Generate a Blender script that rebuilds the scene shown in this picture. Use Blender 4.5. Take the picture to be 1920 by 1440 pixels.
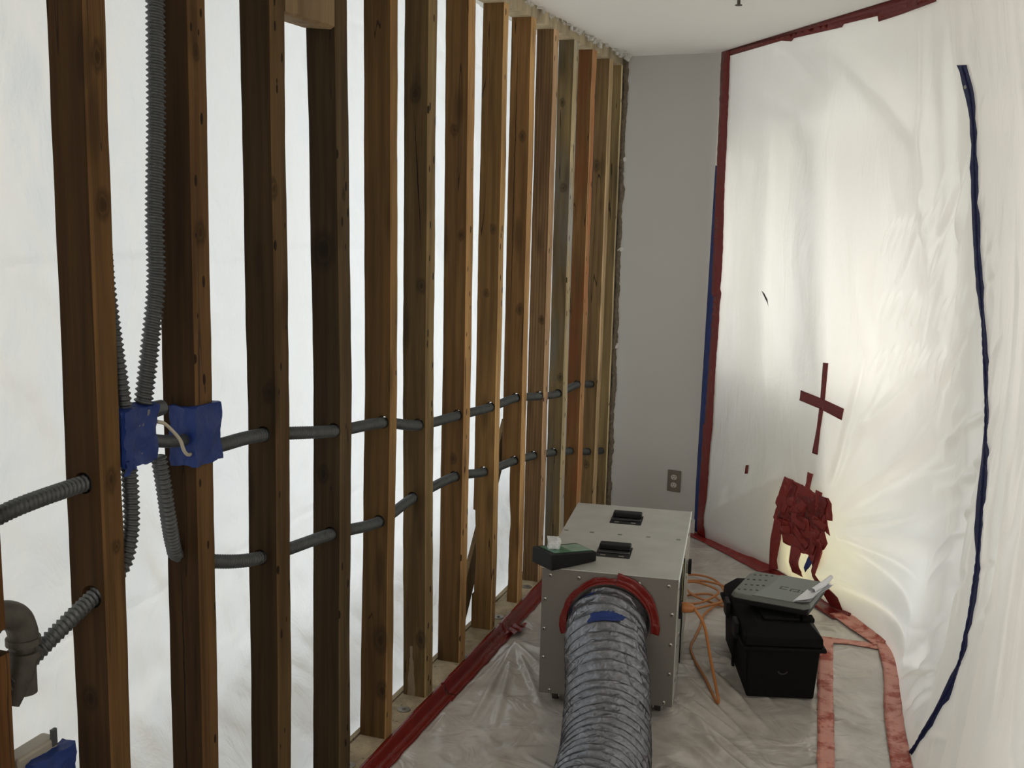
import bpy, bmesh, math, random
import numpy as np
from mathutils import Vector, Matrix, noise
from mathutils.geometry import delaunay_2d_cdt
for o in list(bpy.data.objects): bpy.data.objects.remove(o)
SC = bpy.context.scene; COL = SC.collection

# ---------------------------------------------------------------- camera
YAW, PITCH, ROLL, FPX = 0.331883761, 0.164624268, 0.0249019827, 2044.5
CP = Vector((1.3742, -0.3480, 1.6937))
_f = Vector((-math.sin(YAW)*math.cos(PITCH), math.cos(YAW)*math.cos(PITCH), -math.sin(PITCH)))
_r = Vector((math.cos(YAW), math.sin(YAW), 0)); _u = _r.cross(_f)
_R = _r*math.cos(ROLL)+_u*math.sin(ROLL); _U = -_r*math.sin(ROLL)+_u*math.cos(ROLL)
cam = bpy.data.objects.new('camera', bpy.data.cameras.new('camera')); COL.objects.link(cam)
cam.matrix_world = Matrix(((_R.x, _U.x, -_f.x, CP.x), (_R.y, _U.y, -_f.y, CP.y), (_R.z, _U.z, -_f.z, CP.z), (0, 0, 0, 1)))
cam.data.sensor_width = 36; cam.data.lens = 36*FPX/1920; cam.data.clip_start = .02
SC.camera = cam
# ---------------------------------------------------------------- world, light, exposure
SC.view_settings.view_transform = 'Standard'; SC.view_settings.look = 'None'
SC.view_settings.gamma = 1; SC.view_settings.use_curve_mapping = False
SC.view_settings.exposure = 0.03
SC.cycles.max_bounces = 7; SC.cycles.diffuse_bounces = 4; SC.cycles.glossy_bounces = 3; SC.cycles.transparent_max_bounces = 6; SC.cycles.transmission_bounces = 4
W = bpy.data.worlds.new('world'); SC.world = W; W.use_nodes = True
W.node_tree.nodes['Background'].inputs[0].default_value = (.85, .93, 1, 1)
W.node_tree.nodes['Background'].inputs[1].default_value = .25
def area_lamp(name, loc, direction, sx, sy, power, col):
    l = bpy.data.lights.new(name, 'AREA'); l.shape = 'RECTANGLE'; l.size = sx; l.size_y = sy; l.energy = power; l.color = col
    o = bpy.data.objects.new(name, l); COL.objects.link(o); o.location = loc
    o.rotation_euler = Vector(direction).to_track_quat('-Z', 'Y').to_euler()
    return o
# windows of the neighbouring room, behind the hanging sheet
area_lamp('daylight_next_room_far', (-2.0, 3.7, 1.15), (1, 0, 0), 3.4, 2.2, 50, (.86, .94, 1))
area_lamp('daylight_next_room_near', (-1.5, -.9, 2.0), (1.1, 1.9, -.6), 1.2, 1.2, 40, (1, .95, .84))
# bay window and glazed door behind the taped film, then added lamps
BD = Vector((0.97, -1.19, 0)).normalized(); BN = Vector((-BD.y*-1, BD.x*-1, 0))   # along the bay wall / towards the room
BN = Vector((-abs(BD.y), -abs(BD.x), 0)).normalized(); BN = Vector((BD.y, -BD.x, 0))
BP0 = Vector((.565, 5.235, 0))+Vector((.775, .632, 0))*.05
def bay(t, back, z): return BP0 + BD*t - BN*back + Vector((0, 0, z))
area_lamp('daylight_bay_window', bay(.38, .30, 1.45), BN, .95, 1.0, 5.4, (1, .985, .93))
area_lamp('daylight_glass_door', bay(1.40, .55, 1.2), BN, .36, 1.1, 8.2, (1, .965, .87))
area_lamp('added_blue_glow', bay(1.90, .16, .34), BN, .26, .2, 2.0, (.80, .91, 1))  # added lamp for a bluish-white glow low in the film; no glazing here
area_lamp('added_yellow_glow', bay(.98, .24, .22), BN, .5, .26, 1.4, (1, .93, .45))  # added yellow lamp standing in for an unknown yellow patch behind the film

area_lamp('added_fill_upper_bay', bay(.85, .30, 2.28), BN, 1.5, .22, 1.0, (.93, .97, 1))  # added fill for the top of the bay cavity, not a seen transom
area_lamp('added_fill_side', (2.6, 2.3, 1.35), (-1, .15, 0), 2.6, 2.0, 16, (1, .97, .92))  # added fill behind the film beyond the zipper; no window there
area_lamp('added_fill_behind_camera', (1.5, -2.5, 1.5), (0, 1, 0), 2.2, 1.6, 44, (1, .96, .90))  # added fill from the camera side to lift the machine front and room

# ---------------------------------------------------------------- helpers
rnd = random.Random(7)
def lerp(a, b, t): return a+(b-a)*t
class MB:
    def __init__(s): s.v = []; s.f = []
    def add(s, vs, fs):
        n = len(s.v); s.v += [tuple(v) for v in vs]; s.f += [tuple(i+n for i in f) for f in fs]; return s
    def box(s, a, b, M=None, taper=0):
        x0, y0, z0 = a; x1, y1, z1 = b
        vs = [Vector(p) for p in ((x0, y0, z0), (x1, y0, z0), (x1, y1, z0), (x0, y1, z0), (x0+taper, y0+taper, z1), (x1-taper, y0+taper, z1), (x1-taper, y1-taper, z1), (x0+taper, y1-taper, z1))]
        if M is not None: vs = [M @ v for v in vs]
        return s.add(vs, [(0, 3, 2, 1), (4, 5, 6, 7), (0, 1, 5, 4), (1, 2, 6, 5), (2, 3, 7, 6), (3, 0, 4, 7)])
    def tube(s, path, rad, n=12, closed=False, caps=True, up=Vector((0, 0, 1))):
        P = [Vector(p) for p in path]; m = len(P); rings = []
        ref = None
        for i in range(m):
            t = (P[min(i+1, m-1)]-P[max(i-1, 0)]).normalized()
            if ref is None:
                ref = up if abs(t.dot(up)) < .95 else Vector((1, 0, 0))
            a = (ref - t*ref.dot(t)).normalized(); ref = a; b = t.cross(a)
            ring = []
            for k in range(n):
                th = 2*math.pi*k/n
                rr = rad(i, th) if callable(rad) else rad
                ring.append(P[i]+(a*math.cos(th)+b*math.sin(th))*rr)
            rings.append(ring)
        vs = [v for r in rings for v in r]; fs = []
        for i in range(m-1):
            for k in range(n):
                fs.append((i*n+k, i*n+(k+1) % n, (i+1)*n+(k+1) % n, (i+1)*n+k))
        if caps: fs.append(tuple(range(n))[::-1]); fs.append(tuple((m-1)*n+k for k in range(n)))
        return s.add(vs, fs)
    def cyl(s, a, b, r, n=16, r2=None):
        r2 = r if r2 is None else r2
        return s.tube([a, b], lambda i, th: (r, r2)[i], n)
    def grid(s, fn, us, vs_):
        nu, nv = len(us), len(vs_)
        vs = [fn(u, v) for v in vs_ for u in us]
        return s.add(vs, [(j*nu+i, j*nu+i+1, (j+1)*nu+i+1, (j+1)*nu+i) for j in range(nv-1) for i in range(nu-1)])
    def build(s, name, mat, parent=None, smooth=False, bevel=0, seg=2, angle=None):
        me = bpy.data.meshes.new(name); me.from_pydata(s.v, [], s.f); me.update()
        bm = bmesh.new(); bm.from_mesh(me); bmesh.ops.recalc_face_normals(bm, faces=bm.faces); bm.to_mesh(me); bm.free()
        o = bpy.data.objects.new(name, me); COL.objects.link(o)
        if mat: me.materials.append(mat)
        if smooth:
            me.polygons.foreach_set('use_smooth', [True]*len(me.polygons))
            if angle: me.set_sharp_from_angle(angle=math.radians(angle))
        if bevel:
            m = o.modifiers.new('bevel', 'BEVEL'); m.width = bevel; m.segments = seg; m.limit_method = 'ANGLE'; m.angle_limit = math.radians(40)
        if parent is not None: o.parent = parent
        return o
def tag(o, label=None, cat=None, group=None, kind=None):
    if label: o['label'] = label
    if cat: o['category'] = cat
    if group: o['group'] = group
    if kind: o['kind'] = kind
    return o
def thing(name, label, cat, loc=(0, 0, 0), rz=0, group=None):
    o = bpy.data.objects.new(name, None); COL.objects.link(o); o.location = loc; o.rotation_euler = (0, 0, rz); o.empty_display_size = .05
    return tag(o, label, cat, group)
def struct(o): o['kind'] = 'structure'; return o
def catmull(pts, step):
    P = [Vector(p) for p in pts]; P = [P[0]*2-P[1]]+P+[P[-1]*2-P[-2]]; out = []
    for i in range(1, len(P)-2):
        n = max(2, int((P[i+1]-P[i]).length/step))
        for k in range(n):
            t = k/n; a, b, c, d = P[i-1], P[i], P[i+1], P[i+2]
            out.append(.5*((2*b)+(c-a)*t+(2*a-5*b+4*c-d)*t*t+(3*b-a-3*c+d)*t**3))
    out.append(P[-2]); return out

# ---------------------------------------------------------------- materials
def mat(name):
    m = bpy.data.materials.new(name); m.use_nodes = True; nt = m.node_tree
    return m, nt, nt.nodes['Principled BSDF'], nt.nodes['Material Output']
def nd(nt, t, **kw):
    n = nt.nodes.new(t)
    for k, v in kw.items():
        if k in n.inputs: n.inputs[k].default_value = v
        else: setattr(n, k, v)
    return n
def ramp(nt, stops):
    n = nt.nodes.new('ShaderNodeValToRGB'); e = n.color_ramp.elements
    while len(e) < len(stops): e.new(.5)
    for x, (p, c) in zip(e, stops): x.position = p; x.color = (*c, 1) if len(c) == 3 else c
    return n
def mix(nt, a, b, fac, mode='MIX'):
    n = nt.nodes.new('ShaderNodeMix'); n.data_type = 'RGBA'; n.blend_type = mode
    for i, v in ((0, fac), (6, a), (7, b)):
        if hasattr(v, 'is_output'): nt.links.new(v, n.inputs[i])
        elif i == 0: n.inputs[0].default_value = v
        else: n.inputs[i].default_value = (*v, 1)
    return n.outputs[2]
def mathn(nt, op, a, b=0, c=0):
    n = nt.nodes.new('ShaderNodeMath'); n.operation = op
    for i, v in enumerate((a, b, c)):
        if hasattr(v, 'is_output'): nt.links.new(v, n.inputs[i])
        else: n.inputs[i].default_value = v
    return n.outputs[0]
def coords(nt, scale=(1, 1, 1), src='Object', off=None):
    tc = nt.nodes.new('ShaderNodeTexCoord'); mp = nt.nodes.new('ShaderNodeMapping'); mp.inputs['Scale'].default_value = scale
    nt.links.new(tc.outputs[src], mp.inputs[0])
    if off is not None: mp.inputs['Location'].default_value = off
    return mp.outputs[0]
def tex(nt, kind, vec, **kw):
    n = nd(nt, 'ShaderNodeTex'+kind, **kw); nt.links.new(vec, n.inputs['Vector']); return n
def bump(nt, h, strength, dist, target):
    b = nd(nt, 'ShaderNodeBump', Strength=strength, Distance=dist); nt.links.new(h, b.inputs['Height'])
    for t in (target if isinstance(target, (list, tuple)) else [target]): nt.links.new(b.outputs[0], t.inputs['Normal'])
    return b
def simple(name, col, rough=.5, metal=0, var=.12, vscale=20, bmp=0, bscale=200, spec=.5, coat=0):
    m, nt, p, out = mat(name)
    v = coords(nt); n = tex(nt, 'Noise', v, Scale=vscale, Detail=4.0)
    c = mix(nt, tuple(x*(1-var) for x in col), tuple(min(1, x*(1+var)) for x in col), n.outputs[0])
    nt.links.new(c, p.inputs['Base Color']); p.inputs['Roughness'].default_value = rough; p.inputs['Metallic'].default_value = metal
    p.inputs['Specular IOR Level'].default_value = spec; p.inputs['Coat Weight'].default_value = coat
    if bmp:
        n2 = tex(nt, 'Noise', v, Scale=bscale, Detail=3.0); bump(nt, n2.outputs[0], bmp, .002, p)
    return m
def wood(name, col, seed, ring=(60, 60), dark=.45, stain=None, holes=True, edge=2.4, etint=(1.04, 1.1), knots=.55, sk=(), ek=(), cracks=(), drip=None):
    m, nt, p, out = mat(name)
    off = (seed*1.37 % 7, seed*.73 % 5, seed*2.11 % 9)
    tc = nt.nodes.new('ShaderNodeTexCoord'); ad = nd(nt, 'ShaderNodeVectorMath', operation='ADD'); nt.links.new(tc.outputs['Object'], ad.inputs[0]); ad.inputs[1].default_value = off
    V = ad.outputs[0]
    def mp(sc):
        q = nt.nodes.new('ShaderNodeMapping'); q.inputs['Scale'].default_value = sc; nt.links.new(V, q.inputs[0]); return q.outputs[0]
    fib = tex(nt, 'Noise', mp((130, 130, 3.2)), Scale=1.0, Detail=6.0, Roughness=.7)
    # growth rings: warped bands running with the grain
    warp = tex(nt, 'Noise', mp((9, 9, 1.3)), Scale=1.0, Detail=2.0)
    band = nt.nodes.new('ShaderNodeSeparateXYZ'); nt.links.new(V, band.inputs[0])
    ph = mathn(nt, 'ADD', mathn(nt, 'MULTIPLY', band.outputs[0], ring[0]*3.2), mathn(nt, 'MULTIPLY', band.outputs[1], ring[1]*1.4))
    ph = mathn(nt, 'ADD', ph, mathn(nt, 'MULTIPLY', warp.outputs[0], 15))
    rings = mathn(nt, 'MULTIPLY_ADD', mathn(nt, 'SINE', ph), .5, .5)
    vor = tex(nt, 'Voronoi', mp((11, 11, 2.6)), Scale=1.0); kn = ramp(nt, [(.10, (1, 1, 1)), (.24, (0, 0, 0))]); nt.links.new(vor.outputs['Distance'], kn.inputs[0])
    blot = tex(nt, 'Noise', mp((10, 10, 1.6)), Scale=1.0, Detail=3.0)
    dk = tuple(x*dark for x in col)
    frr = ramp(nt, [(.36, (0, 0, 0)), (.66, (1, 1, 1))]); nt.links.new(fib.outputs[0], frr.inputs[0])
    c = mix(nt, col, dk, mathn(nt, 'MULTIPLY', mathn(nt, 'POWER', rings, 2.0), .42))
    c = mix(nt, c, dk, mathn(nt, 'MULTIPLY', frr.outputs[0], .62))
    br = ramp(nt, [(.32, (.66, .62, .60)), (.68, (1.12, 1.10, 1.06))]); nt.links.new(blot.outputs[0], br.inputs[0])
    c = mix(nt, c, br.outputs[0], 1.0, 'MULTIPLY')
    if stain:
        sn = tex(nt, 'Noise', mp((14, 14, 3.2)), Scale=1.0, Detail=4.0); sr = ramp(nt, [(.42, (0, 0, 0)), (.62, (1, 1, 1))]); nt.links.new(sn.outputs[0], sr.inputs[0])
        c = mix(nt, c, stain, mathn(nt, 'MULTIPLY', sr.outputs[0], .75))
    c = mix(nt, c, tuple(x*.22 for x in col), mathn(nt, 'MULTIPLY', kn.outputs[0], knots))
    # long drying cracks
    cr = tex(nt, 'Noise', mp((26, 26, .9)), Scale=1.0, Detail=1.0); ck = mathn(nt, 'LESS_THAN', mathn(nt, 'ABSOLUTE', mathn(nt, 'SUBTRACT', cr.outputs[0], .66)), .005)
    c = mix(nt, c, (.012, .007, .004), mathn(nt, 'MULTIPLY', ck, .8))
    po = nt.nodes.new('ShaderNodeSeparateXYZ'); nt.links.new(tc.outputs['Object'], po.inputs[0])
    sx = nt.nodes.new('ShaderNodeSeparateXYZ'); nt.links.new(tc.outputs['Normal'], sx.inputs[0])
    wob = mathn(nt, 'MULTIPLY', mathn(nt, 'SUBTRACT', tex(nt, 'Noise', mp((60, 60, 25)), Scale=1.0, Detail=3.0).outputs[0], .5), .016)
    sidef = mathn(nt, 'LESS_THAN', sx.outputs[1], -.7)
    def spot(c, u, a, b, r, face):      # a knot: dark heart, ring, darker halo drawn out along the grain
        du = mathn(nt, 'SUBTRACT', u, a); dz = mathn(nt, 'MULTIPLY', mathn(nt, 'SUBTRACT', po.outputs[2], b-.042), .62)
        d = mathn(nt, 'ADD', mathn(nt, 'SQRT', mathn(nt, 'ADD', mathn(nt, 'MULTIPLY', du, du), mathn(nt, 'MULTIPLY', dz, dz))), wob)
        rr = ramp(nt, [(0, (1, 1, 1)), (.30, (.85, .85, .85)), (.42, (.35, .35, .35)), (.55, (.75, .75, .75)), (1, (0, 0, 0))]); nt.links.new(mathn(nt, 'DIVIDE', d, r), rr.inputs[0])
        return mix(nt, c, tuple(x*.16 for x in col), mathn(nt, 'MULTIPLY', mathn(nt, 'MULTIPLY', rr.outputs[0], .85), face))
    for a, b, r in sk: c = spot(c, po.outputs[0], a, b, r, sidef)
    for x0, z0, x1, z1 in cracks:
        t = mathn(nt, 'DIVIDE', mathn(nt, 'SUBTRACT', po.outputs[2], z0-.042), z1-z0); cx_ = mathn(nt, 'ADD', mathn(nt, 'MULTIPLY_ADD', t, x1-x0, x0), mathn(nt, 'MULTIPLY', wob, .35))
        w_ = mathn(nt, 'MULTIPLY', mathn(nt, 'SINE', mathn(nt, 'MULTIPLY', mathn(nt, 'MINIMUM', mathn(nt, 'MAXIMUM', t, 0), 1), 3.14159)), .0016)
        c = mix(nt, c, (.006, .003, .002), mathn(nt, 'MULTIPLY', mathn(nt, 'LESS_THAN', mathn(nt, 'ABSOLUTE', mathn(nt, 'SUBTRACT', po.outputs[0], cx_)), w_), sidef))
    if drip:
        g = mathn(nt, 'MULTIPLY', mathn(nt, 'LESS_THAN', mathn(nt, 'ADD', mathn(nt, 'ABSOLUTE', mathn(nt, 'SUBTRACT', po.outputs[0], drip[0])), mathn(nt, 'MULTIPLY', wob, .8)), mathn(nt, 'MULTIPLY_ADD', po.outputs[2], -.055, .0145)), mathn(nt, 'LESS_THAN', po.outputs[2], drip[1]-.042))
        c = mix(nt, c, (.20, .15, .10), mathn(nt, 'MULTIPLY', mathn(nt, 'MULTIPLY', g, .75), sidef))
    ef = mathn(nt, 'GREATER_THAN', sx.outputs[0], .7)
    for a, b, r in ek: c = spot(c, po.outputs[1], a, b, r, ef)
    c = mix(nt, c, (edge, edge*etint[0], edge*etint[1]), ef, 'MULTIPLY')  # edge gain paints room light into the colour of the room-facing side
    if holes:
        hv = tex(nt, 'Voronoi', mp((1, 34, 13)), Scale=1.0, Randomness=1.0)
        hm = mathn(nt, 'LESS_THAN', hv.outputs['Distance'], .17)
        sp = nt.nodes.new('ShaderNodeSeparateColor'); nt.links.new(hv.outputs['Color'], sp.inputs[0])
        hm = mathn(nt, 'MULTIPLY', hm, mathn(nt, 'GREATER_THAN', sp.outputs[0], .35)); hm = mathn(nt, 'MULTIPLY', hm, ef)
        c = mix(nt, c, (.01, .006, .004), mathn(nt, 'MULTIPLY', hm, .9))
    nt.links.new(c, p.inputs['Base Color']); p.inputs['Roughness'].default_value = .78; p.inputs['Specular IOR Level'].default_value = .12
    bump(nt, mathn(nt, 'ADD', fib.outputs[0], mathn(nt, 'MULTIPLY', rings, .4)), .5, .002, p)
    return m
def film_mat(name, trans, refl, tcol, spec=.12, rough=.28, clear=.05, bs=9, bstr=.35, fold=(1, 1, 1), ridge=.12, bd=.02):
    """milky polyethylene: light scatters through it, some bounces off, a sheen on the folds"""
    m, nt, p, out = mat(name); nt.nodes.remove(p)
    v = coords(nt, fold); n1 = tex(nt, 'Noise', v, Scale=bs, Detail=5.0, Roughness=.55, Distortion=.6)
    n2 = tex(nt, 'Voronoi', v, Scale=bs*1.3, feature='SMOOTH_F1'); n2.inputs['Smoothness'].default_value = .4
    n3 = nd(nt, 'ShaderNodeTexNoise', noise_type='RIDGED_MULTIFRACTAL', Scale=bs*.55, Detail=3.0, Roughness=.4, Distortion=.8); nt.links.new(v, n3.inputs['Vector'])
    h = mathn(nt, 'ADD', mathn(nt, 'ADD', mathn(nt, 'MULTIPLY', n1.outputs[0], .6), mathn(nt, 'MULTIPLY', n2.outputs['Distance'], .25)), mathn(nt, 'MULTIPLY', n3.outputs[0], ridge))
    tr = nd(nt, 'ShaderNodeBsdfTranslucent'); df = nd(nt, 'ShaderNodeBsdfDiffuse'); gl = nd(nt, 'ShaderNodeBsdfGlossy', Roughness=rough); tp = nd(nt, 'ShaderNodeBsdfTransparent')
    tr.inputs[0].default_value = (*[x*trans for x in tcol], 1); df.inputs[0].default_value = (*[x*refl for x in tcol], 1); gl.inputs[0].default_value = (1, 1, 1, 1)
    b = bump(nt, h, bstr, bd, [tr, df, gl])
    a = nd(nt, 'ShaderNodeAddShader'); nt.links.new(tr.outputs[0], a.inputs[0]); nt.links.new(df.outputs[0], a.inputs[1])
    x = nd(nt, 'ShaderNodeMixShader', Fac=spec); nt.links.new(a.outputs[0], x.inputs[1]); nt.links.new(gl.outputs[0], x.inputs[2])
    y = nd(nt, 'ShaderNodeMixShader', Fac=clear); nt.links.new(x.outputs[0], y.inputs[1]); nt.links.new(tp.outputs[0], y.inputs[2])
    nt.links.new(y.outputs[0], out.inputs[0]); return m
def tape_mat(name, col, rough=.35, fade=None, fscale=14, fpos=(.5, .6)):
    m, nt, p, out = mat(name); v = coords(nt)
    n = tex(nt, 'Noise', v, Scale=30.0, Detail=4.0); c = mix(nt, tuple(x*.72 for x in col), tuple(min(1, x*1.15) for x in col), n.outputs[0])
    if fade:
        n3 = tex(nt, 'Noise', v, Scale=fscale, Detail=5.0, Roughness=.7); r = ramp(nt, [(fpos[0], (0, 0, 0)), (fpos[1], (1, 1, 1))]); nt.links.new(n3.outputs[0], r.inputs[0])
        c = mix(nt, c, fade, r.outputs[0])
    nt.links.new(c, p.inputs['Base Color']); p.inputs['Roughness'].default_value = rough; p.inputs['Specular IOR Level'].default_value = .35
    n2 = tex(nt, 'Noise', v, Scale=45.0, Detail=3.0, Distortion=1.5); bump(nt, n2.outputs[0], .5, .004, p); return m

M_WALL = simple('grey_wall_paint', (.50, .485, .455), .7, var=.03, vscale=3, bmp=.12, bscale=120)
M_CEIL = simple('ceiling_paint', (.90, .88, .83), .8, var=.02, vscale=3, bmp=.12, bscale=90)
M_BASE = simple('baseboard_paint', (.60, .58, .55), .5, var=.03)
M_GYP = simple('torn_gypsum', (.62, .60, .55), .95, var=.4, vscale=60, bmp=.8, bscale=300)
M_GYPD = simple('torn_paper_edge', (.16, .13, .09), .95, var=.6, vscale=70, bmp=.8, bscale=200)
M_FLOOR = simple('floor_covering', (.42, .38, .33), .8, var=.1, vscale=6)
M_DARK = simple('dark_backing', (.05, .045, .04), .9)
M_OUT = simple('white_trim_paint', (.88, .88, .86), .5, var=.03)
M_PALE = wood('pale_pine_plate', (.56, .46, .30), 3, ring=(20, 40), dark=.75, holes=False, edge=1.0, knots=.3)
M_SOLE = wood('weathered_sole_plate', (.40, .33, .22), 9, ring=(26, 10), dark=.6, holes=False, edge=1.0, knots=.4)
M_RED = tape_mat('red_tape', (.165, .010, .007), .24)
M_REDS = tape_mat('red_tape_patched', (.25, .022, .018), .42, fade=(.36, .09, .08), fscale=26, fpos=(.58, .72))
M_REDF = tape_mat('red_tape_faded', (.36, .06, .035), .5, fade=(.60, .27, .21), fscale=11, fpos=(.40, .52))
M_BLUE = tape_mat('blue_tape', (.008, .028, .15), .55)
M_NAVY = tape_mat('navy_zipper_tape', (.010, .016, .075), .65)
M_GALV = simple('galvanised_conduit', (.085, .09, .09), .5, .55, var=.25, vscale=50)
M_IRON = simple('old_iron_pipe', (.085, .075, .06), .6, .4, var=.4, vscale=40, bmp=.4)
M_WASH = simple('plate_washer_steel', (.22, .20, .17), .5, .7, var=.3, vscale=60)
M_BOXG = simple('steel_box', (.16, .15, .14), .5, .5, var=.2)
M_WIRE = simple('white_wire', (.42, .38, .30), .5)
M_ALU = simple('brushed_aluminium_panel', (.49, .48, .44), .40, .3, var=.24, vscale=9, bmp=.15, bscale=60)
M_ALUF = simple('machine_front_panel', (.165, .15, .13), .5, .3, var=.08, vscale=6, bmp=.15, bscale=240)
M_SCREW = simple('screw_steel', (.30, .28, .25), .35, .8)
M_BLK = simple('black_plastic', (.005, .005, .005), .55, var=.2, vscale=60, bmp=.3, bscale=500, spec=.25)
M_BLK2 = simple('black_toolbox_plastic', (.003, .003, .003), .7, var=.2, vscale=60, bmp=.5, bscale=350, spec=.15)
M_CASE = simple('charcoal_case_plastic', (.125, .135, .12), .42, var=.06, vscale=30, bmp=.2, bscale=400)
M_CASED = simple('case_emboss', (.04, .042, .038), .5)
M_PAPER = simple('white_paper', (.72, .72, .74), .7, var=.04)
M_ORNG = simple('orange_cord', (.38, .14, .035), .45, var=.08)
M_RUB = simple('rubber', (.02, .018, .016), .7)
M_GREEN = simple('green_label', (.05, .16, .10), .3, var=.2, vscale=60)
M_SCRN = simple('clear_cover', (.22, .33, .27), .12, var=.25, vscale=30)
M_PLATE = simple('outlet_plate_tan', (.15, .125, .095), .45, var=.06)
M_SOCK = simple('outlet_socket_ivory', (.50, .49, .44), .4, var=.03)
M_YEL = simple('yellow_sticker', (.55, .45, .12), .5)
M_FILMR = film_mat('taped_milky_film', .60, .44, (1, .985, .945), .20, .25, .03, 6, .8, (1, 1, .45), .10)
M_FILML = film_mat('backlit_milky_film', .70, .22, (1, .99, .96), .06, .35, .0, 6, 1.0, (1, 1, .6), .14, .035)
# duct: foil faced flexible hose
def duct_mat():
    m, nt, p, out = mat('foil_duct'); v = coords(nt)
    n = tex(nt, 'Noise', v, Scale=42.0, Detail=6.0, Roughness=.75, Distortion=1.2); r = ramp(nt, [(.25, (.12, .125, .14)), (.50, (.21, .215, .235)), (.75, (.36, .37, .41))]); nt.links.new(n.outputs[0], r.inputs[0])
    nt.links.new(r.outputs[0], p.inputs['Base Color']); p.inputs['Metallic'].default_value = .75; p.inputs['Roughness'].default_value = .30
    n2 = nd(nt, 'ShaderNodeTexNoise', noise_type='RIDGED_MULTIFRACTAL', Scale=24.0, Detail=4.0, Roughness=.5, Distortion=1.5); nt.links.new(v, n2.inputs['Vector']); bump(nt, n2.outputs[0], .8, .008, p); return m
M_DUCT = duct_mat()
def floorfilm_mat():
    m, nt, p, out = mat('floor_protection_film'); v = coords(nt)
    n = tex(nt, 'Noise', v, Scale=4.0, Detail=6.0, Roughness=.6, Distortion=1.0); r = ramp(nt, [(.35, (.40, .365, .325)), (.65, (.53, .49, .445))]); nt.links.new(n.outputs[0], r.inputs[0])
    nt.links.new(r.outputs[0], p.inputs['Base Color']); p.inputs['Roughness'].default_value = .22; p.inputs['Specular IOR Level'].default_value = .7
    n2 = nd(nt, 'ShaderNodeTexNoise', noise_type='RIDGED_MULTIFRACTAL', Scale=5.0, Detail=4.0, Roughness=.45, Distortion=1.2); nt.links.new(v, n2.inputs['Vector'])
    n4 = tex(nt, 'Noise', v, Scale=7.0, Detail=3.0, Distortion=.8)
    bump(nt, mathn(nt, 'ADD', mathn(nt, 'MULTIPLY', n2.outputs[0], .22), n4.outputs[0]), .8, .016, p); return m
M_FFILM = floorfilm_mat()
def clear_mat():
    m, nt, p, out = mat('crumpled_clear_plastic'); p.inputs['Base Color'].default_value = (.85, .88, .86, 1); p.inputs['Roughness'].default_value = .15; p.inputs['Alpha'].default_value = .55
    v = coords(nt); n = tex(nt, 'Noise', v, Scale=120.0, Detail=3.0); bump(nt, n.outputs[0], .8, .004, p); return m
M_CLEAR = clear_mat()

# ---------------------------------------------------------------- room shell
ZC = 2.442
struct(MB().box((-2.6, -2.6, -.06), (2.9, 7.0, 0)).build('floor', M_FLOOR))
def jag(y, a=.010, f=9, s=0): return noise.noise(Vector((y*f, s, .3)))*a + noise.noise(Vector((y*f*4, s, .7)))*a*.5
# ceiling drywall, torn along the opened stud wall
ys = [ -2.6 + i*(7.9/600) for i in range(601)]
mb = MB(); vs = []
for y in ys:
    t = max(0, min(1, (y-4.6)/.6)); e = .006+jag(y, .012+.03*t*t, 9)+(.006 if y > 4.0 else 0)
    vs += [(e, y, ZC), (e+.004*(1+math.sin(y*40)), y, ZC+.014), (2.9, y, ZC), (2.9, y, ZC+.014)]
fs = []
for i in range(600):
    a, b = 4*i, 4*i+4; fs += [(a, b, b+2, a+2), (a+1, a+3, b+3, b+1), (a, a+1, b+1, b)]
struct(mb.add(vs, fs).build('ceiling', M_CEIL))
mb = MB()
for i in range(70):       # crumbs of torn board left along the cut
    y = 3.0+2.22*rnd.random()**.6; s = .004+.009*rnd.random()*(1 if y < 4.6 else 1.5)
    x = .004+rnd.uniform(-.004, .012)+(rnd.random()*.03 if y > 4.75 else 0); z = ZC-rnd.uniform(0, .008)
    M = Matrix.Translation((x, y, z)) @ Matrix.Rotation(rnd.random()*6, 4, Vector((rnd.random(), rnd.random(), rnd.random())).normalized())
    mb.box((-s, -s*1.5, -s*.4), (s, s*1.5, s*.4), M)
struct(mb.build('trim_1', M_GYP))
# end wall of painted drywall with a ragged cut edge
def endwall_y(x): return 5.262 - .14*x
mb = MB(); zs = [i*ZC/260 for i in range(261)]; vs = []
for z in zs:
    e = .020+jag(z, .010, 8, 5)+jag(z, .006, 40, 9)
    vs += [(e, endwall_y(e), z), (.62, endwall_y(.62), z), (e-.006, endwall_y(e)+.014, z)]
fs = []
for i in range(260):
    a, b = 3*i, 3*i+3; fs += [(a, a+1, b+1, b), (a, b, b+2, a+2)]
struct(mb.add(vs, fs).build('wall_far', M_WALL))
mb = MB(); vs = []
for z in zs:              # dark torn paper and gypsum core along the cut
    e = .016+jag(z, .008, 10, 2); w = .012+abs(jag(z, .010, 14, 7)); d = jag(z, .008, 30, 4)
    vs += [(e-w, endwall_y(e)-.004+d, z), (e+.002, endwall_y(e)-.012+d, z), (e+.010+jag(z, .006, 22, 8), endwall_y(e)-.002, z)]
fs = []
for i in range(260):
    a, b = 3*i, 3*i+3; fs += [(a, a+1, b+1, b), (a+1, a+2, b+2, b+1)]
struct(mb.add(vs, fs).build('trim_2', M_GYPD))
mb = MB()
for z0 in (1.93, 1.47, .96):
    M = Matrix.Translation((.022, endwall_y(.02)-.008, z0)) @ Matrix.Rotation(rnd.uniform(-1, 1), 4, 'Y') @ Matrix.Rotation(.4, 4, 'Z')
    mb.box((-.004, -.001, -.014), (.014, .003, .014), M)
struct(mb.build('trim_3', M_GYP))
struct(MB().box((-.9, 5.33, 0), (.03, 5.36, 2.6)).build('wall_north', M_DARK))
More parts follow.
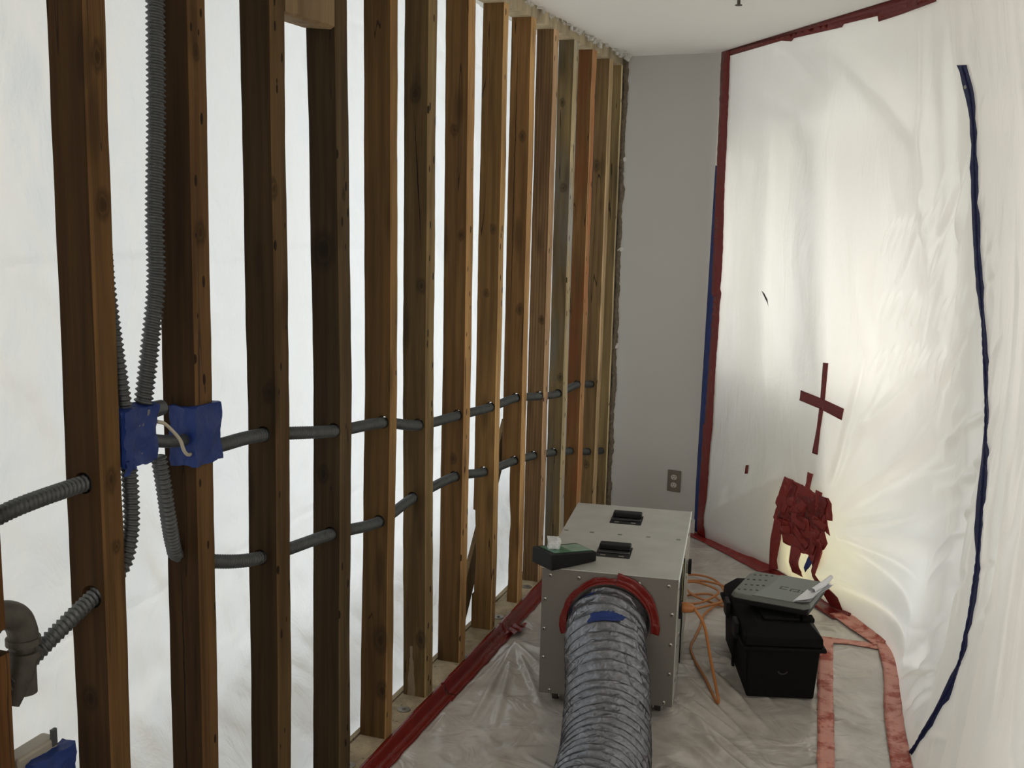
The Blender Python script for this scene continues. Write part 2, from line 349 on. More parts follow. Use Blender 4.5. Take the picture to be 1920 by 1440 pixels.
mb = MB(); mb.add([(.028, endwall_y(.03)-.014, 0), (.50, endwall_y(.5)-.014, 0), (.50, endwall_y(.5)-.014, .078), (.028, endwall_y(.03)-.014, .085),
                   (.028, endwall_y(.03), .090), (.50, endwall_y(.5), .083)], [(0, 1, 2, 3), (3, 2, 5, 4)])
struct(mb.build('baseboard_far', M_BASE))
struct(MB().box((2.75, -2.6, 0), (2.85, 7, 2.6)).build('wall_right', M_WALL))
struct(MB().box((-2.6, -2.7, 0), (2.9, -2.6, 2.6)).build('wall_back', M_WALL))
struct(MB().box((-2.6, -2.6, ZC+.05), (-.15, 7, ZC+.1)).build('ceiling_next_room', M_CEIL))
# bay wall behind the film with a window and a glazed door opening
def bay_box(mb, t0, t1, b0, b1, z0, z1):
    P = [bay(t, b, z) for z in (z0, z1) for t, b in ((t0, b0), (t1, b0), (t1, b1), (t0, b1))]
    mb.add(P, [(0, 3, 2, 1), (4, 5, 6, 7), (0, 1, 5, 4), (1, 2, 6, 5), (2, 3, 7, 6), (3, 0, 4, 7)])
mb = MB()
WT0, WT1, WZ0, WZ1 = -.04, .97, .90, 1.985
bay_box(mb, -.12, WT0, 0, .12, 0, ZC); bay_box(mb, WT0, WT1, 0, .12, WZ1, 2.10); bay_box(mb, WT0, .72, 0, .12, 0, WZ0)
bay_box(mb, .72, 1.02, 0, .12, .38, WZ0)
bay_box(mb, WT1, 1.02, 0, .12, WZ0, 2.10); bay_box(mb, 1.02, 1.86, 0, .12, 2.06, 2.10); bay_box(mb, 1.86, 1.94, 0, .12, .62, ZC)  # gaps left open above and below for the added lamps
bay_box(mb, 1.02, 1.86, 0, .12, 0, .05)
struct(mb.build('wall_bay', M_OUT))
mb = MB(); bay_box(mb, WT0, WT1, .03, .07, WZ0, WZ0+.04); bay_box(mb, WT0, WT1, .03, .07, WZ1-.04, WZ1); bay_box(mb, WT0, WT0+.03, .03, .07, WZ0, WZ1); bay_box(mb, WT1-.04, WT1, .03, .07, WZ0, WZ1)
struct(mb.build('window_1', M_OUT))
mb = MB(); bay_box(mb, 1.02, 1.08, .03, .07, .05, 2.06); bay_box(mb, 1.80, 1.86, .03, .07, .05, 2.06); bay_box(mb, 1.08, 1.80, .03, .07, .05, .12); bay_box(mb, 1.08, 1.80, .03, .07, .86, .93); bay_box(mb, 1.08, 1.80, .03, .07, 2.0, 2.06)
struct(mb.build('door_1', M_OUT))
for t in (.27, .35, .43, .66):     # vertical blind slats seen as soft bands through the film
    mb = MB(); bay_box(mb, t, t+(.055 if t < .5 else .03), .012, .016, WZ0+.03, WZ1-.03)
    tag(mb.build('blind_slat', M_OUT), 'pale vertical blind slats dimly visible through the film at the bay window', 'blind slat', 'vertical blind slats behind the film')

# ---------------------------------------------------------------- stud wall
SOLE_T = .042; STUD_TOP = 2.397
def plate_mesh(x0, x1, y0, y1, z0, z1, amp=.002):
    mb = MB(); n = 120; vs = []
    for i in range(n+1):
        y = lerp(y0, y1, i/n); j = noise.noise(Vector((y*6, 1.3, z0)))*amp
        vs += [(x0+j, y, z0), (x1+j, y, z0), (x1+j*1.5, y, z1), (x0-j, y, z1)]
    fs = [(0, 1, 2, 3), (4*n+3, 4*n+2, 4*n+1, 4*n)]
    for i in range(n):
        a, b = 4*i, 4*i+4
        for k in range(4): fs.append((a+k, b+k, b+(k+1) % 4, a+(k+1) % 4))
    return mb.add(vs, fs)
sole = thing('sole_plate', 'weathered grey-tan timber plate on the floor carrying the row of studs', 'timber plate')
plate_mesh(-.088, .016, .6, 5.25, 0, SOLE_T).build('plate_board', M_SOLE, sole, bevel=.002)
plate_mesh(-.106, -.091, .6, 5.25, 0, SOLE_T+.004).build('back_strip', M_SOLE, sole)
def washer(x, y):
    mb = MB(); mb.cyl((x, y, SOLE_T), (x, y, SOLE_T+.003), .021, 28); w = mb.build('plate_washer', M_WASH, sole, bevel=.001)
    mb = MB(); mb.cyl((x, y, SOLE_T+.003), (x, y, SOLE_T+.008), .006, 6); mb.build('bolt', M_WASH, w)
for x, y in ((-.030, 2.33), (-.030, 2.72), (-.016, 3.19), (-.02, 3.60), (-.025, 3.98)): washer(x, y)
mb = plate_mesh(-.086, .0, -.6, 5.28, STUD_TOP, ZC+.02, .003)
tag(mb.build('top_plate', M_PALE, bevel=.002), 'pale timber top plate running under the ceiling above the studs', 'timber plate')
def stud_profile(yb, ym, yt, T, xb, z0, z1, seed, notch=None):
    """board standing along z; xb = back x; notch = (z_from, z_to, new_back_x)"""
    zz = [z0+(z1-z0)*i/70 for i in range(71)]
    if notch: zz = sorted(set(zz+[notch[0]-.001, notch[0]+.001, notch[1]-.001, notch[1]+.001]))
    zz = [z for z in zz if z0-1e-9 <= z <= z1+1e-9]
    vs = []
    for z in zz:
        t = z/2.4
        y = (lerp(yb, ym, t/.5) if t < .5 else lerp(ym, yt, (t-.5)/.5))
        n1 = noise.noise(Vector((z*3, seed, 0)))*.0022; n2 = noise.noise(Vector((z*3, seed, 5)))*.002; n3 = noise.noise(Vector((z*14, seed, 9)))*.0012
        x0 = xb+n1+n3; x1 = n2
        if notch and notch[0] < z < notch[1]: x0 = notch[2]+noise.noise(Vector((z*9, seed, 2)))*.007+n3
        c = .0035
        y0, y1 = y, y+T+n2
        vs += [(x0, y0+c, z), (x0+c, y0, z), (x1-c, y0, z), (x1, y0+c, z), (x1+n3, y1-c, z), (x1-c, y1, z), (x0+c, y1, z), (x0, y1-c, z)]
    m = len(zz); fs = [tuple(range(8)), tuple((m-1)*8+k for k in range(8))[::-1]]
    for i in range(m-1):
        for k in range(8): fs.append((i*8+k, i*8+(k+1) % 8, (i+1)*8+(k+1) % 8, (i+1)*8+k))
    return MB().add(vs, fs)
def drill(o, cuts):
    mb = MB()
    for (x, y, z, r) in cuts: mb.cyl((x, y-.05, z), (x, y+.14, z), r, 20)
    c = mb.build('cutter', None)
    m = o.modifiers.new('b', 'BOOLEAN'); m.object = c; m.solver = 'EXACT'
    bpy.context.view_layer.update()
    me = bpy.data.meshes.new_from_object(o.evaluated_get(bpy.context.evaluated_depsgraph_get()))
    o.modifiers.clear(); old = o.data; o.data = me; me.name = old.name; bpy.data.objects.remove(c)
UP = {3: (-.039, 1.122), 4: (-.022, 1.071), 5: (-.029, 1.036), 6: (-.028, .980), 7: (-.029, .952), 8: (-.025, .927), 9: (-.032, .911), 10: (-.022, .874), 11: (-.029, .837), 12: (-.022, .834), 13: (-.040, .787)}
LO = {2: (-.060, .918), 3: (-.051, .810), 4: (-.032, .780), 5: (-.036, .731), 6: (-.048, .734), 7: (-.034, .732), 8: (-.046, .673), 9: (-.032, .649), 10: (-.041, .609), 11: (-.043, .559), 12: (-.045, .503), 13: (-.042, .435), 14: (-.035, .385)}
SG = 'bare studs of the opened partition wall'
STUDS = [  # n, y bottom, mid, top, thickness, back x, material args, label
 (1, 1.288, 1.283, 1.285, .059, -.084, dict(col=(.195, .098, .040), sk=[(-.049, .713, .022)], ek=[(.028, 1.935, .022), (.029, 1.671, .024), (.021, 1.155, .020), (.03, 1.02, .014)]), 'nearest full-height stud, dark brown with knots and old nail holes on its edge'),
 (2, 1.580, 1.585, 1.590, .060, -.085, dict(col=(.175, .088, .038), ek=[(.032, 1.617, .022), (.031, 1.979, .014)], cracks=[(-.048, .91, -.045, .30)]), 'stud wearing a blue taped box halfway up with a long crack below it'),
 (3, 1.897, 1.905, 1.895, .062, -.083, dict(col=(.150, .085, .040), sk=[(-.020, 1.23, .020)], ek=[(.010, 1.711, .020)]), 'dark stud just before the short blocking piece at the top'),
 (4, 2.218, 2.233, 2.196, .064, -.086, dict(col=(.115, .072, .038), sk=[(-.047, 1.557, .042), (-.055, .95, .022)], ek=[(.030, 1.704, .014)]), 'very dark stud carrying the far end of the top blocking piece'),
 (5, 2.515, 2.545, 2.527, .046, -.088, dict(col=(.215, .115, .048), ring=(50, 20), sk=[(-.02, .362, .034), (-.012, .20, .024), (-.03, 1.05, .012)]), 'reddish brown stud ending on the sole plate between the two nearest round washers'),
 (6, 2.826, 2.800, 2.792, .062, -.083, dict(col=(.185, .115, .055), ring=(46, 10), sk=[(-.020, 1.43, .020), (-.045, 2.017, .024), (-.016, .246, .024)], cracks=[(-.050, 2.0, -.018, 1.5)], drip=(-.052, .22)), 'stud with a pale drip stain and damaged edge at its foot'),
 (7, 3.128, 3.138, 3.118, .058, -.086, dict(col=(.225, .118, .050), knots=.7, sk=[(-.049, 1.929, .018), (-.023, 1.582, .015), (-.039, .797, .016)]), 'plain brown stud next beyond the one with the drip stain'),
 (8, 3.463, 3.461, 3.461, .047, -.085, dict(col=(.235, .128, .055), sk=[(-.026, 1.596, .016), (-.05, 1.36, .014)]), 'brown stud with the diagonal brace ending behind its foot'),
 (9, 3.782, 3.773, 3.770, .055, -.084, dict(col=(.235, .122, .052), ring=(40, 10), sk=[(-.021, 1.274, .018), (-.03, 1.95, .016)], cracks=[(-.055, 2.35, -.060, 1.2)]), 'orange brown stud cut narrow below the lower conduit'),
 (10, 4.063, 4.064, 4.062, .062, -.076, dict(col=(.220, .125, .070), ring=(150, 8), dark=.28, sk=[(-.021, 1.205, .016)]), 'straight-grained stud with strong pinstripe grooves beside the grey machine'),
 (11, 4.373, 4.361, 4.360, .066, -.072, dict(col=(.215, .150, .085), stain=(.105, .095, .075), sk=[(-.047, 2.133, .016), (-.029, 1.763, .018), (-.019, .914, .018)]), 'grey-stained mottled stud with dark round knots'),
 (12, 4.660, 4.667, 4.664, .072, -.070, dict(col=(.225, .115, .052), stain=(.13, .045, .015)), 'rust red stud, third from the grey end wall'),
 (13, 4.968, 4.990, 4.985, .068, -.068, dict(col=(.225, .140, .075), ring=(60, 30), sk=[(-.051, 1.887, .024), (-.044, .369, .020)]), 'wavy-grained stud, second from the grey end wall'),
 (14, 5.235, 5.235, 5.232, .022, -.068, dict(col=(.260, .180, .100), ring=(50, 30)), 'last pale stud against the torn edge of the grey end wall')]
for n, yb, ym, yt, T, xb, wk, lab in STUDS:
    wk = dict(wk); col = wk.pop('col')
    k_ = (.27, .27, .29, .36, .48, .56, .64, .78, .85, .85, .85, .85, .9, 1)[n-1]   # nearer boards darkened: shade painted into the wood colour
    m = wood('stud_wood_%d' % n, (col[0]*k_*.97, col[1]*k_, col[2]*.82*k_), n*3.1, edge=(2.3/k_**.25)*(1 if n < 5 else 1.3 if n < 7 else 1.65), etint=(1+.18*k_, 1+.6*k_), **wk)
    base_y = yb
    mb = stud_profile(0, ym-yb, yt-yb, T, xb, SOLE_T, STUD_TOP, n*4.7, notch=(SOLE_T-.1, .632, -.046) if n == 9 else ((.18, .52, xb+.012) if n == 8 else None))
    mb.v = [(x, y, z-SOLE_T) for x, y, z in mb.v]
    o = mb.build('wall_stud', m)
    cuts = []
    def yat(z): t = z/2.4; return (lerp(0, ym-yb, t/.5) if t < .5 else lerp(ym-yb, yt-yb, (t-.5)/.5))
    for D in (UP, LO):
        if n in D: cuts.append((D[n][0]+(.0, .002)[n % 2], yat(D[n][1]), D[n][1]+.003-SOLE_T, .0195 if n not in (9,) else .02))
    if n == 1: cuts += [(-.042, 0, 1.150-SOLE_T, .021), (-.034, 0, .925-SOLE_T, .023)]
    if cuts: drill(o, cuts)
    o.location = (0, base_y, SOLE_T)
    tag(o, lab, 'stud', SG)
# stud cut around the pipe at the very left
m0 = wood('stud_wood_0', (.055, .025, .008), 51, edge=3)  # same painted shade and bright edge as the nearest studs
mb = stud_profile(.0, .0, 0, .06, -.085, .96, STUD_TOP, 3.3); mb.v = [(x, y, z-.96) for x, y, z in mb.v]; o = mb.build('cut_stud', m0); o.location = (0, .977, .96)
tag(o, 'upper length of the cut stud, above the old iron pipe elbow', 'stud')
mb = stud_profile(.0, .0, 0, .062, -.085, SOLE_T, .915, 8.3); mb.v = [(x, y, z-SOLE_T) for x, y, z in mb.v]; o = mb.build('cut_stud', m0); o.location = (0, .980, SOLE_T)
tag(o, 'short lower length of the cut stud with a rough sawn top below the pipe elbow', 'stud')
# blocking between studs
mb = MB(); vs = []
n = 24; y0, y1 = 1.962, 2.199
for i in range(n+1):
    y = lerp(y0, y1, i/n); c = .004+.010*max(0, noise.noise(Vector((y*22, 4, 0)))+.25)
    vs += [(-.087, y, 2.120), (-.004-c, y, 2.114), (0, y, 2.114+c), (0, y, 2.36), (-.087, y, 2.36)]
fs = [(0, 1, 2, 3, 4), tuple(n*5+k for k in range(5))[::-1]]
for i in range(n):
    for k in range(5): fs.append((i*5+k, i*5+(k+1) % 5, (i+1)*5+(k+1) % 5, (i+1)*5+k))
mbv = vs
M_BLOCK = wood('blocking_wood', (.28, .19, .10), 77, ring=(5, 4), dark=.7, holes=False, edge=1.0)
tag(MB().add(mbv, fs).build('blocking_board', M_BLOCK), 'short pale blocking board wedged crosswise high between two dark studs', 'timber block')
# diagonal brace behind the studs
mb = MB(); A = Vector((-.110, 3.40, .095)); B = Vector((-.110, 3.905, .775)); d = (B-A).normalized(); u = Vector((0, -d.z, d.y)); N = 14; vs = []
for i in range(N+1):
    p = A.lerp(B, i/N); w = .050+.004*noise.noise(Vector((i*.7, 3, 1))); 
    for sx in (-.009, .009):
        vs += [p+u*w+Vector((sx, 0, 0)), p-u*w+Vector((sx, 0, 0))]
fs = [(0, 1, 3, 2), (4*N+2, 4*N+3, 4*N+1, 4*N)]
for i in range(N):
    a, b = 4*i, 4*i+4; fs += [(a, b, b+1, a+1), (a+2, a+3, b+3, b+2), (a, a+2, b+2, b), (a+1, b+1, b+3, a+3)]
tag(MB().add(vs, fs).build('diagonal_brace', wood('brace_wood', (.21, .14, .075), 31, holes=False, edge=1.0), bevel=.002), 'diagonal timber brace let in behind two studs near the floor', 'brace')

# ---------------------------------------------------------------- conduits
def conduit(name, pts, label, r=.0148, pitch=.0108, group='flexible metal conduits threaded through the studs'):
    path = catmull(pts, pitch/8.0)
    L = [0]
    for a, b in zip(path, path[1:]): L.append(L[-1]+(b-a).length)
    mb = MB().tube(path, lambda i, th: r*(1+.16*math.sin(2*math.pi*L[i]/pitch+th)), 10)
    o = mb.build(name, M_GALV, smooth=True); return tag(o, label, 'conduit', group)
SY = {s[0]: (s[1], s[2], s[3]) for s in STUDS}
def hole(D, n): yb, ym, yt = SY[n]; z = D[n][1]; t = z/1.2; return (D[n][0], lerp(yb, ym, t)+.004, z)
conduit('flexible_conduit', [(-.025, 1.69, 1.140)]+[hole(UP, k) for k in range(3, 14)]+[(-.045, 5.10, .77)], 'long upper ribbed conduit running level through the studs from the taped box')
p2 = [(-.012, 1.470, 1.165), (-.013, 1.485, 1.10), (-.022, 1.51, 1.02), (-.045, 1.555, .945), (-.058, 1.592, .912), (-.052, 1.70, .865)]
conduit('flexible_conduit', p2+[hole(LO, k) for k in range(3, 15)], 'long lower ribbed conduit dropping from the taped box through the studs')
conduit('flexible_conduit', [(-.055, .70, 1.02), (-.052, .95, 1.10), (-.050, 1.09, 1.140), (-.045, 1.29, 1.148), (-.035, 1.345, 1.15)], 'short ribbed conduit running from the cut stud into the nearest full-height stud at mid height')
conduit('flexible_conduit', [(-.075, .95, .70), (-.060, 1.05, .80), (-.045, 1.13, .855), (-.034, 1.22, .90), (-.033, 1.305, .930), (-.018, 1.355, .965), (-.012, 1.376, 1.03), (-.014, 1.383, 1.10), (-.014, 1.38, 1.165)], 'ribbed conduit rising from the iron pipe through the nearest stud into the box')
conduit('flexible_conduit', [(-.030, 1.362, 2.5), (-.030, 1.352, 2.3), (-.030, 1.345, 2.0), (-.028, 1.342, 1.75), (-.022, 1.344, 1.55), (-.016, 1.357, 1.40), (-.014, 1.376, 1.27)], 'ribbed conduit hanging down beside the nearest stud into the box top', r=.0135)
conduit('flexible_conduit', [(-.022, 1.535, 2.5), (-.020, 1.520, 2.3), (-.012, 1.500, 2.05), (-.008, 1.488, 1.85), (-.006, 1.472, 1.65), (-.006, 1.470, 1.52), (-.010, 1.452, 1.40), (-.016, 1.432, 1.28)], 'thicker dark conduit curving down in front of the second stud into the box', r=.0165)
# junction boxes wrapped in blue tape
def crinkle_box(mb, x0, x1, y0, y1, z0, z1, amp, seed, n=9, open_top=False):
    vs = {}; V = []; F = []
    def vid(p):
        k = tuple(round(c, 5) for c in p)
        if k not in vs:
            q = Vector(p); s = Vector((seed, seed*2, seed*3))
            q += Vector((noise.noise(q*28+s), noise.noise(q*28+s*2), noise.noise(q*28+s*3)))*amp + Vector((noise.noise(q*90+s), noise.noise(q*90+s*2), noise.noise(q*90+s*3)))*amp*.35
            vs[k] = len(V); V.append(q)
        return vs[k]
    X = [lerp(x0, x1, i/n) for i in range(n+1)]; Y = [lerp(y0, y1, i/n) for i in range(n+1)]; Z = [lerp(z0, z1, i/n) for i in range(n+1)]
    for i in range(n):
        for j in range(n):
            for fx in (x0, x1): F.append([vid((fx, Y[i], Z[j])), vid((fx, Y[i+1], Z[j])), vid((fx, Y[i+1], Z[j+1])), vid((fx, Y[i], Z[j+1]))])
            for fy in (y0, y1): F.append([vid((X[i], fy, Z[j])), vid((X[i+1], fy, Z[j])), vid((X[i+1], fy, Z[j+1])), vid((X[i], fy, Z[j+1]))])
            for fz in (z0, z1): F.append([vid((X[i], Y[j], fz)), vid((X[i+1], Y[j], fz)), vid((X[i+1], Y[j+1], fz)), vid((X[i], Y[j+1], fz))])
    return mb.add(V, F)
jb = thing('junction_box', 'electrical box wrapped in crumpled blue tape hanging between the two nearest studs', 'electrical box', (0, 1.35, 1.16))
def loc(mb, o): 
    L = o.location; mb.v = [(x-L.x, y-L.y, z-L.z) for x, y, z in mb.v]; return mb
loc(crinkle_box(MB(), -.042, .002, 1.352, 1.440, 1.180, 1.272, .003, 2), jb).build('box_body', M_BOXG, jb)
mb = crinkle_box(MB(), -.048, .006, 1.346, 1.446, 1.168, 1.280, .007, 5, 16)
loc(mb, jb).build('tape_wrap', M_BLUE, jb, smooth=True, angle=35)
mb = MB().grid(lambda u, v: (.008+.004*math.sin(u*9+v*5), 1.343+u*.030, 1.182-v*.030*(1-u*.4)), [k/6 for k in range(7)], [k/6 for k in range(7)]); loc(mb, jb).build('loose_tape_end', M_BLUE, jb, smooth=True)
mb = MB(); mb.cyl((-.02, 1.452, 1.262), (-.02, 1.495, 1.262), .018, 18, .016); mb.cyl((-.02, 1.447, 1.262), (-.02, 1.455, 1.262), .022, 6); loc(mb, jb).build('connector_fitting', M_GALV, jb, smooth=True, angle=40)
mb = MB().tube(catmull([(-.018, 1.440, 1.205), (-.016, 1.50, 1.19), (-.02, 1.56, 1.18), (-.02, 1.585, 1.185)], .003), .0135, 12); loc(mb, jb).build('conduit_stub', M_GALV, jb, smooth=True)
mb = MB().tube(catmull([(.0, 1.452, 1.242), (.004, 1.475, 1.232), (.006, 1.515, 1.195), (.004, 1.533, 1.166), (.000, 1.552, 1.152), (-.006, 1.574, 1.150)], .005), .0038, 8)
tag(loc(mb, jb).build('loose_wire', M_WIRE, jb, smooth=True), 'off-white loose wire')
jb2 = thing('junction_box', 'blue taped electrical box fixed on the second stud, partly wrapping its edge', 'electrical box', (0, 1.585, 1.10))
loc(crinkle_box(MB(), -.050, -.006, 1.572, 1.586, 1.145, 1.235, .002, 7), jb2).build('box_body', M_BOXG, jb2)
loc(crinkle_box(MB(), -.056, .009, 1.566, 1.664, 1.122, 1.250, .006, 9, 16), jb2).build('tape_wrap', M_BLUE, jb2, smooth=True, angle=35)
# iron pipe elbow at the left
pp = thing('iron_pipe', 'old iron pipe with an elbow turning down beside the cut stud', 'pipe', (-.045, 1.06, .95))
mb = MB().tube([(-.045, .78, .967), (-.045, 1.045, .964)], .019, 20); loc(mb, pp).build('pipe_run', M_IRON, pp, smooth=True, angle=40)
mb = MB().tube(catmull([(-.045, 1.038, .964), (-.045, 1.075, .962), (-.045, 1.105, .945), (-.045, 1.118, .915), (-.045, 1.118, .895)], .006), lambda i, th: .026, 22); loc(mb, pp).build('elbow_fitting', M_IRON, pp, smooth=True, angle=40)
mb = MB(); mb.cyl((-.045, 1.034, .964), (-.045, 1.046, .964), .030, 22); loc(mb, pp).build('elbow_rim', M_IRON, pp, smooth=True, angle=40)
mb = MB().cyl((-.045, 1.118, .905), (-.045, 1.118, .893), .030, 22); loc(mb, pp).build('elbow_rim', M_IRON, pp, smooth=True, angle=40)
mb = MB(); mb.cyl((-.045, 1.118, .880), (-.045, 1.118, .868), .029, 22); mb.cyl((-.045, 1.118, .893), (-.045, 1.118, .80), .020, 22); mb.tube([(-.045, 1.118, .872), (-.047, 1.108, .835), (-.050, 1.085, .79)], lambda i, th: (.026, .024, .016)[i], 20); loc(mb, pp).build('coupling', M_IRON, pp, smooth=True, angle=40)
# taped box low at the left edge
lb = thing('junction_box', 'low open electrical box with torn blue and red tape beside the cut stud', 'electrical box', (-.02, 1.09, .60))
loc(MB().box((-.05, 1.055, .61), (-.012, 1.158, .705)), lb).build('box_body', simple('pale_box_metal', (.30, .27, .22), .5), lb, bevel=.006)
loc(MB().box((-.016, 1.140, .690), (-.010, 1.152, .722)), lb).build('mounting_tab', M_GALV, lb)
loc(crinkle_box(MB(), -.02, .008, 1.075, 1.176, .60, .688, .008, 12, 12), lb).build('tape_wrap', M_BLUE, lb, smooth=True, angle=35)
loc(crinkle_box(MB(), -.018, .010, 1.062, 1.085, .60, .665, .006, 15, 8), lb).build('red_tape_piece', M_RED, lb, smooth=True, angle=35)

# ---------------------------------------------------------------- hanging sheet behind the studs
def left_fn():
    def f(y, z):
        t = min(1, z/.40); x = -.125-.20*(t*t*(3-2*t))
        p = Vector((y*1.1, z*.9, 0))
        x += .030*noise.noise(Vector((y*2.4, z*.7, 3))) + .016*noise.noise(Vector((y*6+z*1.5, z*3.2, 1))) + .009*noise.noise(Vector((y*15+z*4, z*11, 2))) + .004*abs(noise.noise(Vector((y*26-z*9, z*22, 8))))
        for zc in (1.54, .70, 2.25): x += .007*math.exp(-((z-zc-.004*math.sin(y*5))/.007)**2)
        for a, b in ((.35, .2), (-.5, .9), (.8, -.3)): x += .005*max(0, noise.noise(Vector(((y+a*z)*6, b, 4))))**2*4
        return (x, y, z)
    return f
mb = MB().grid(left_fn(), [-.9+i*6.2/420 for i in range(421)], [i*2.5/230 for i in range(231)])
tag(mb.build('plastic_sheet', M_FILML, smooth=True), 'bright backlit milky plastic sheet hung behind the row of studs', 'plastic sheeting')

# ---------------------------------------------------------------- taped film on the window side
FC = [(.49, 5.2), (.75, 4.94), (.95, 4.725), (1.216, 4.387), (1.461, 4.019), (1.52, 3.42), (1.55, 3.05), (1.62, 2.4), (1.72, 1.6), (1.78, .9)]
MC = [(.50, 5.19), (.81, 4.80), (1.03, 4.52), (1.29, 4.16), (1.51, 3.80), (1.64, 3.4), (1.685, 3.0), (1.71, 2.4), (1.73, 1.6), (1.75, .9)]
CC = [(.51, 5.17), (.83, 4.69), (1.05, 4.36), (1.30, 4.01), (1.44, 3.72), (1.51, 3.3), (1.545, 2.95), (1.59, 2.4), (1.64, 1.6), (1.7, .9)]
SK = [0, .50, .86, 1.305, 1.73, 2.18, 2.58, 3.18, 3.98, 4.68]
def hermite(tab, s):
    T = np.array(tab); K = np.array(SK); m = np.gradient(T, K, axis=0)
    i = np.clip(np.searchsorted(K, s)-1, 0, len(K)-2); h = (K[i+1]-K[i])[..., None]; t = ((s-K[i])[..., None])/h
    return (2*t**3-3*t**2+1)*T[i]+(t**3-2*t**2+t)*h*m[i]+(3*t**2-2*t**3)*T[i+1]+(t**3-t**2)*h*m[i+1]
def fbase(s, z):
    w = z/ZC
    a = ((w-.43)*(w-1)/.43)[..., None]; b = (w*(w-1)/(.43*(.43-1)))[..., None]; c = (w*(w-.43)/.57)[..., None]
    return np.concatenate([a*hermite(FC, s)+b*hermite(MC, s)+c*hermite(CC, s), z[..., None]], -1)
ZIP = [(2.526, 0.015), (2.562, 0.066), (2.653, 0.234), (2.705, 0.383), (2.727, 0.528), (2.672, 0.655), (2.587, 0.776), (2.527, 0.924), (2.494, 1.047), (2.388, 1.174), (2.301, 1.31), (2.223, 1.435), (2.177, 1.566), (2.136, 1.763), (2.135, 1.941), (2.115, 2.054), (2.037, 2.15)]
STR = []   # folds: s0,z0,s1,z1,width,amp
r2 = random.Random(21)
for k in range(16):
    a = math.radians(-12+k*5.2+r2.uniform(-3, 3)); r0 = .16+r2.random()*.14; L = r2.uniform(.25, .85)
    STR.append((1.1+math.cos(a)*r0, .36+math.sin(a)*r0, 1.1+math.cos(a+.12)*(r0+L), .36+math.sin(a+.12)*(r0+L), r2.uniform(.012, .03), r2.uniform(-.011, .013)))
def zs_at(z):
    for (a, b), (c, d) in zip(ZIP, ZIP[1:]):
        if b <= z <= d: return lerp(a, c, (z-b)/(d-b))
    return 2.05
for k in range(46):
    z = r2.uniform(.15, 1.95); s0 = zs_at(z)-r2.uniform(.0, .45); L = r2.uniform(.12, .5); a = math.radians(r2.uniform(195, 235) if z < 1.0 else r2.uniform(215, 262))
    STR.append((s0, z, s0+math.cos(a)*L, z+math.sin(a)*L, r2.uniform(.008, .024), r2.uniform(-.007, .009)))
for k in range(30):
    z = .12+k*.064; s0 = zs_at(z)+.02; L = r2.uniform(.06, .25); a = math.radians(r2.uniform(20, 70)*(1 if r2.random() < .8 else -1))
    STR.append((s0, z, s0+math.cos(a)*L, z+math.sin(a)*L, r2.uniform(.008, .018), r2.uniform(-.006, .008)))
for k in range(22):
    s0 = 2.3+k*.1+r2.uniform(-.03, .03); z0 = r2.uniform(-.2, 1.2); z1 = z0+r2.uniform(.8, 1.9)
    STR.append((s0+.15, z0, s0-.1, z1, r2.uniform(.025, .06), r2.uniform(-.020, .020)))
for zc in (1.62, 1.33, 1.12):
    for k in range(13):
        s0 = 1.38+k*.055+r2.uniform(-.01, .01); z0 = zc+r2.uniform(-.03, .03)+k*.006
        STR.append((s0-.03, z0-.05, s0+.03, z0+.06, .010, r2.uniform(.002, .006)))
for (a, b, c, d, w, m) in ((1.0, .12, 1.95, .20, .05, .018), (1.35, .12, 2.0, .12, .04, -.014), (1.45, .40, 2.15, .62, .05, .016), (1.4, .55, 2.0, .95, .04, -.014), (1.3, .80, 1.9, 1.25, .035, .010),
                           (.12, .1, .9, .55, .06, .008), (.2, 2.3, .9, 2.0, .07, .010), (.9, 2.35, 1.7, 1.9, .06, .012), (.5, 2.38, .9, 2.15, .04, -.008), (1.6, 2.3, 1.75, 1.4, .05, .010), (1.85, 2.4, 1.95, 1.2, .05, -.012), (.15, 1.2, .5, 1.3, .05, .004)):
    STR.append((a, b, c, d, w, m))
STR = np.array(STR)
def sdisp(s, z):
    d = np.zeros_like(s)
    for a, b, c, e, w, m in STR:
        vx, vz = c-a, e-b; L2 = vx*vx+vz*vz; t = ((s-a)*vx+(z-b)*vz)/L2; tc = np.clip(t, 0, 1)
        dist = np.hypot(s-(a+tc*vx), z-(b+tc*vz)); env = np.clip(np.sin(np.pi*np.clip(.12+.88*tc, 0, 1)), 0, 1)**.6
        x = dist/w; d += 2.3*m*env*np.exp(-x*x)
    for fs, fz, ph, am in ((3.1, 1.3, .4, .006), (5.7, -2.9, 1.7, .0035), (9.3, 5.1, 2.9, .002), (17., -8., .9, .0012), (23., 15., 4.1, .0008)):
        d += am*np.sin(fs*s+fz*z+ph+1.3*np.sin(fz*.7*s+fs*.4*z))
    zc_ = np.interp(z, [b for a, b in ZIP], [a for a, b in ZIP]); d = d*(1-.7*np.exp(-((s-zc_)/.09)**2))
    fade = np.clip(s/.15, 0, 1)*np.clip(z/.08, 0, 1)*np.clip((ZC-z)/.08, 0, 1)
    return d*fade
def fsurf(s, z, off=0.0):
    s = np.asarray(s, float); z = np.asarray(z, float); e = 1e-3
    P = fbase(s, z); Ps = fbase(s+e, z)-P; Pz = fbase(s, z+e)-P
    N = np.cross(Ps, Pz); N /= np.linalg.norm(N, axis=-1)[..., None]
    sg = np.where((N[..., 0] > 0), -1.0, 1.0)[..., None]; N = N*sg
    return P+N*(sdisp(s, z)+off)[..., None]
gs, gz = np.meshgrid(np.linspace(0, 4.6, 560), np.linspace(0, ZC, 270))
P = fsurf(gs, gz); nu, nv = 560, 270
idx = np.arange(nu*nv).reshape(nv, nu)
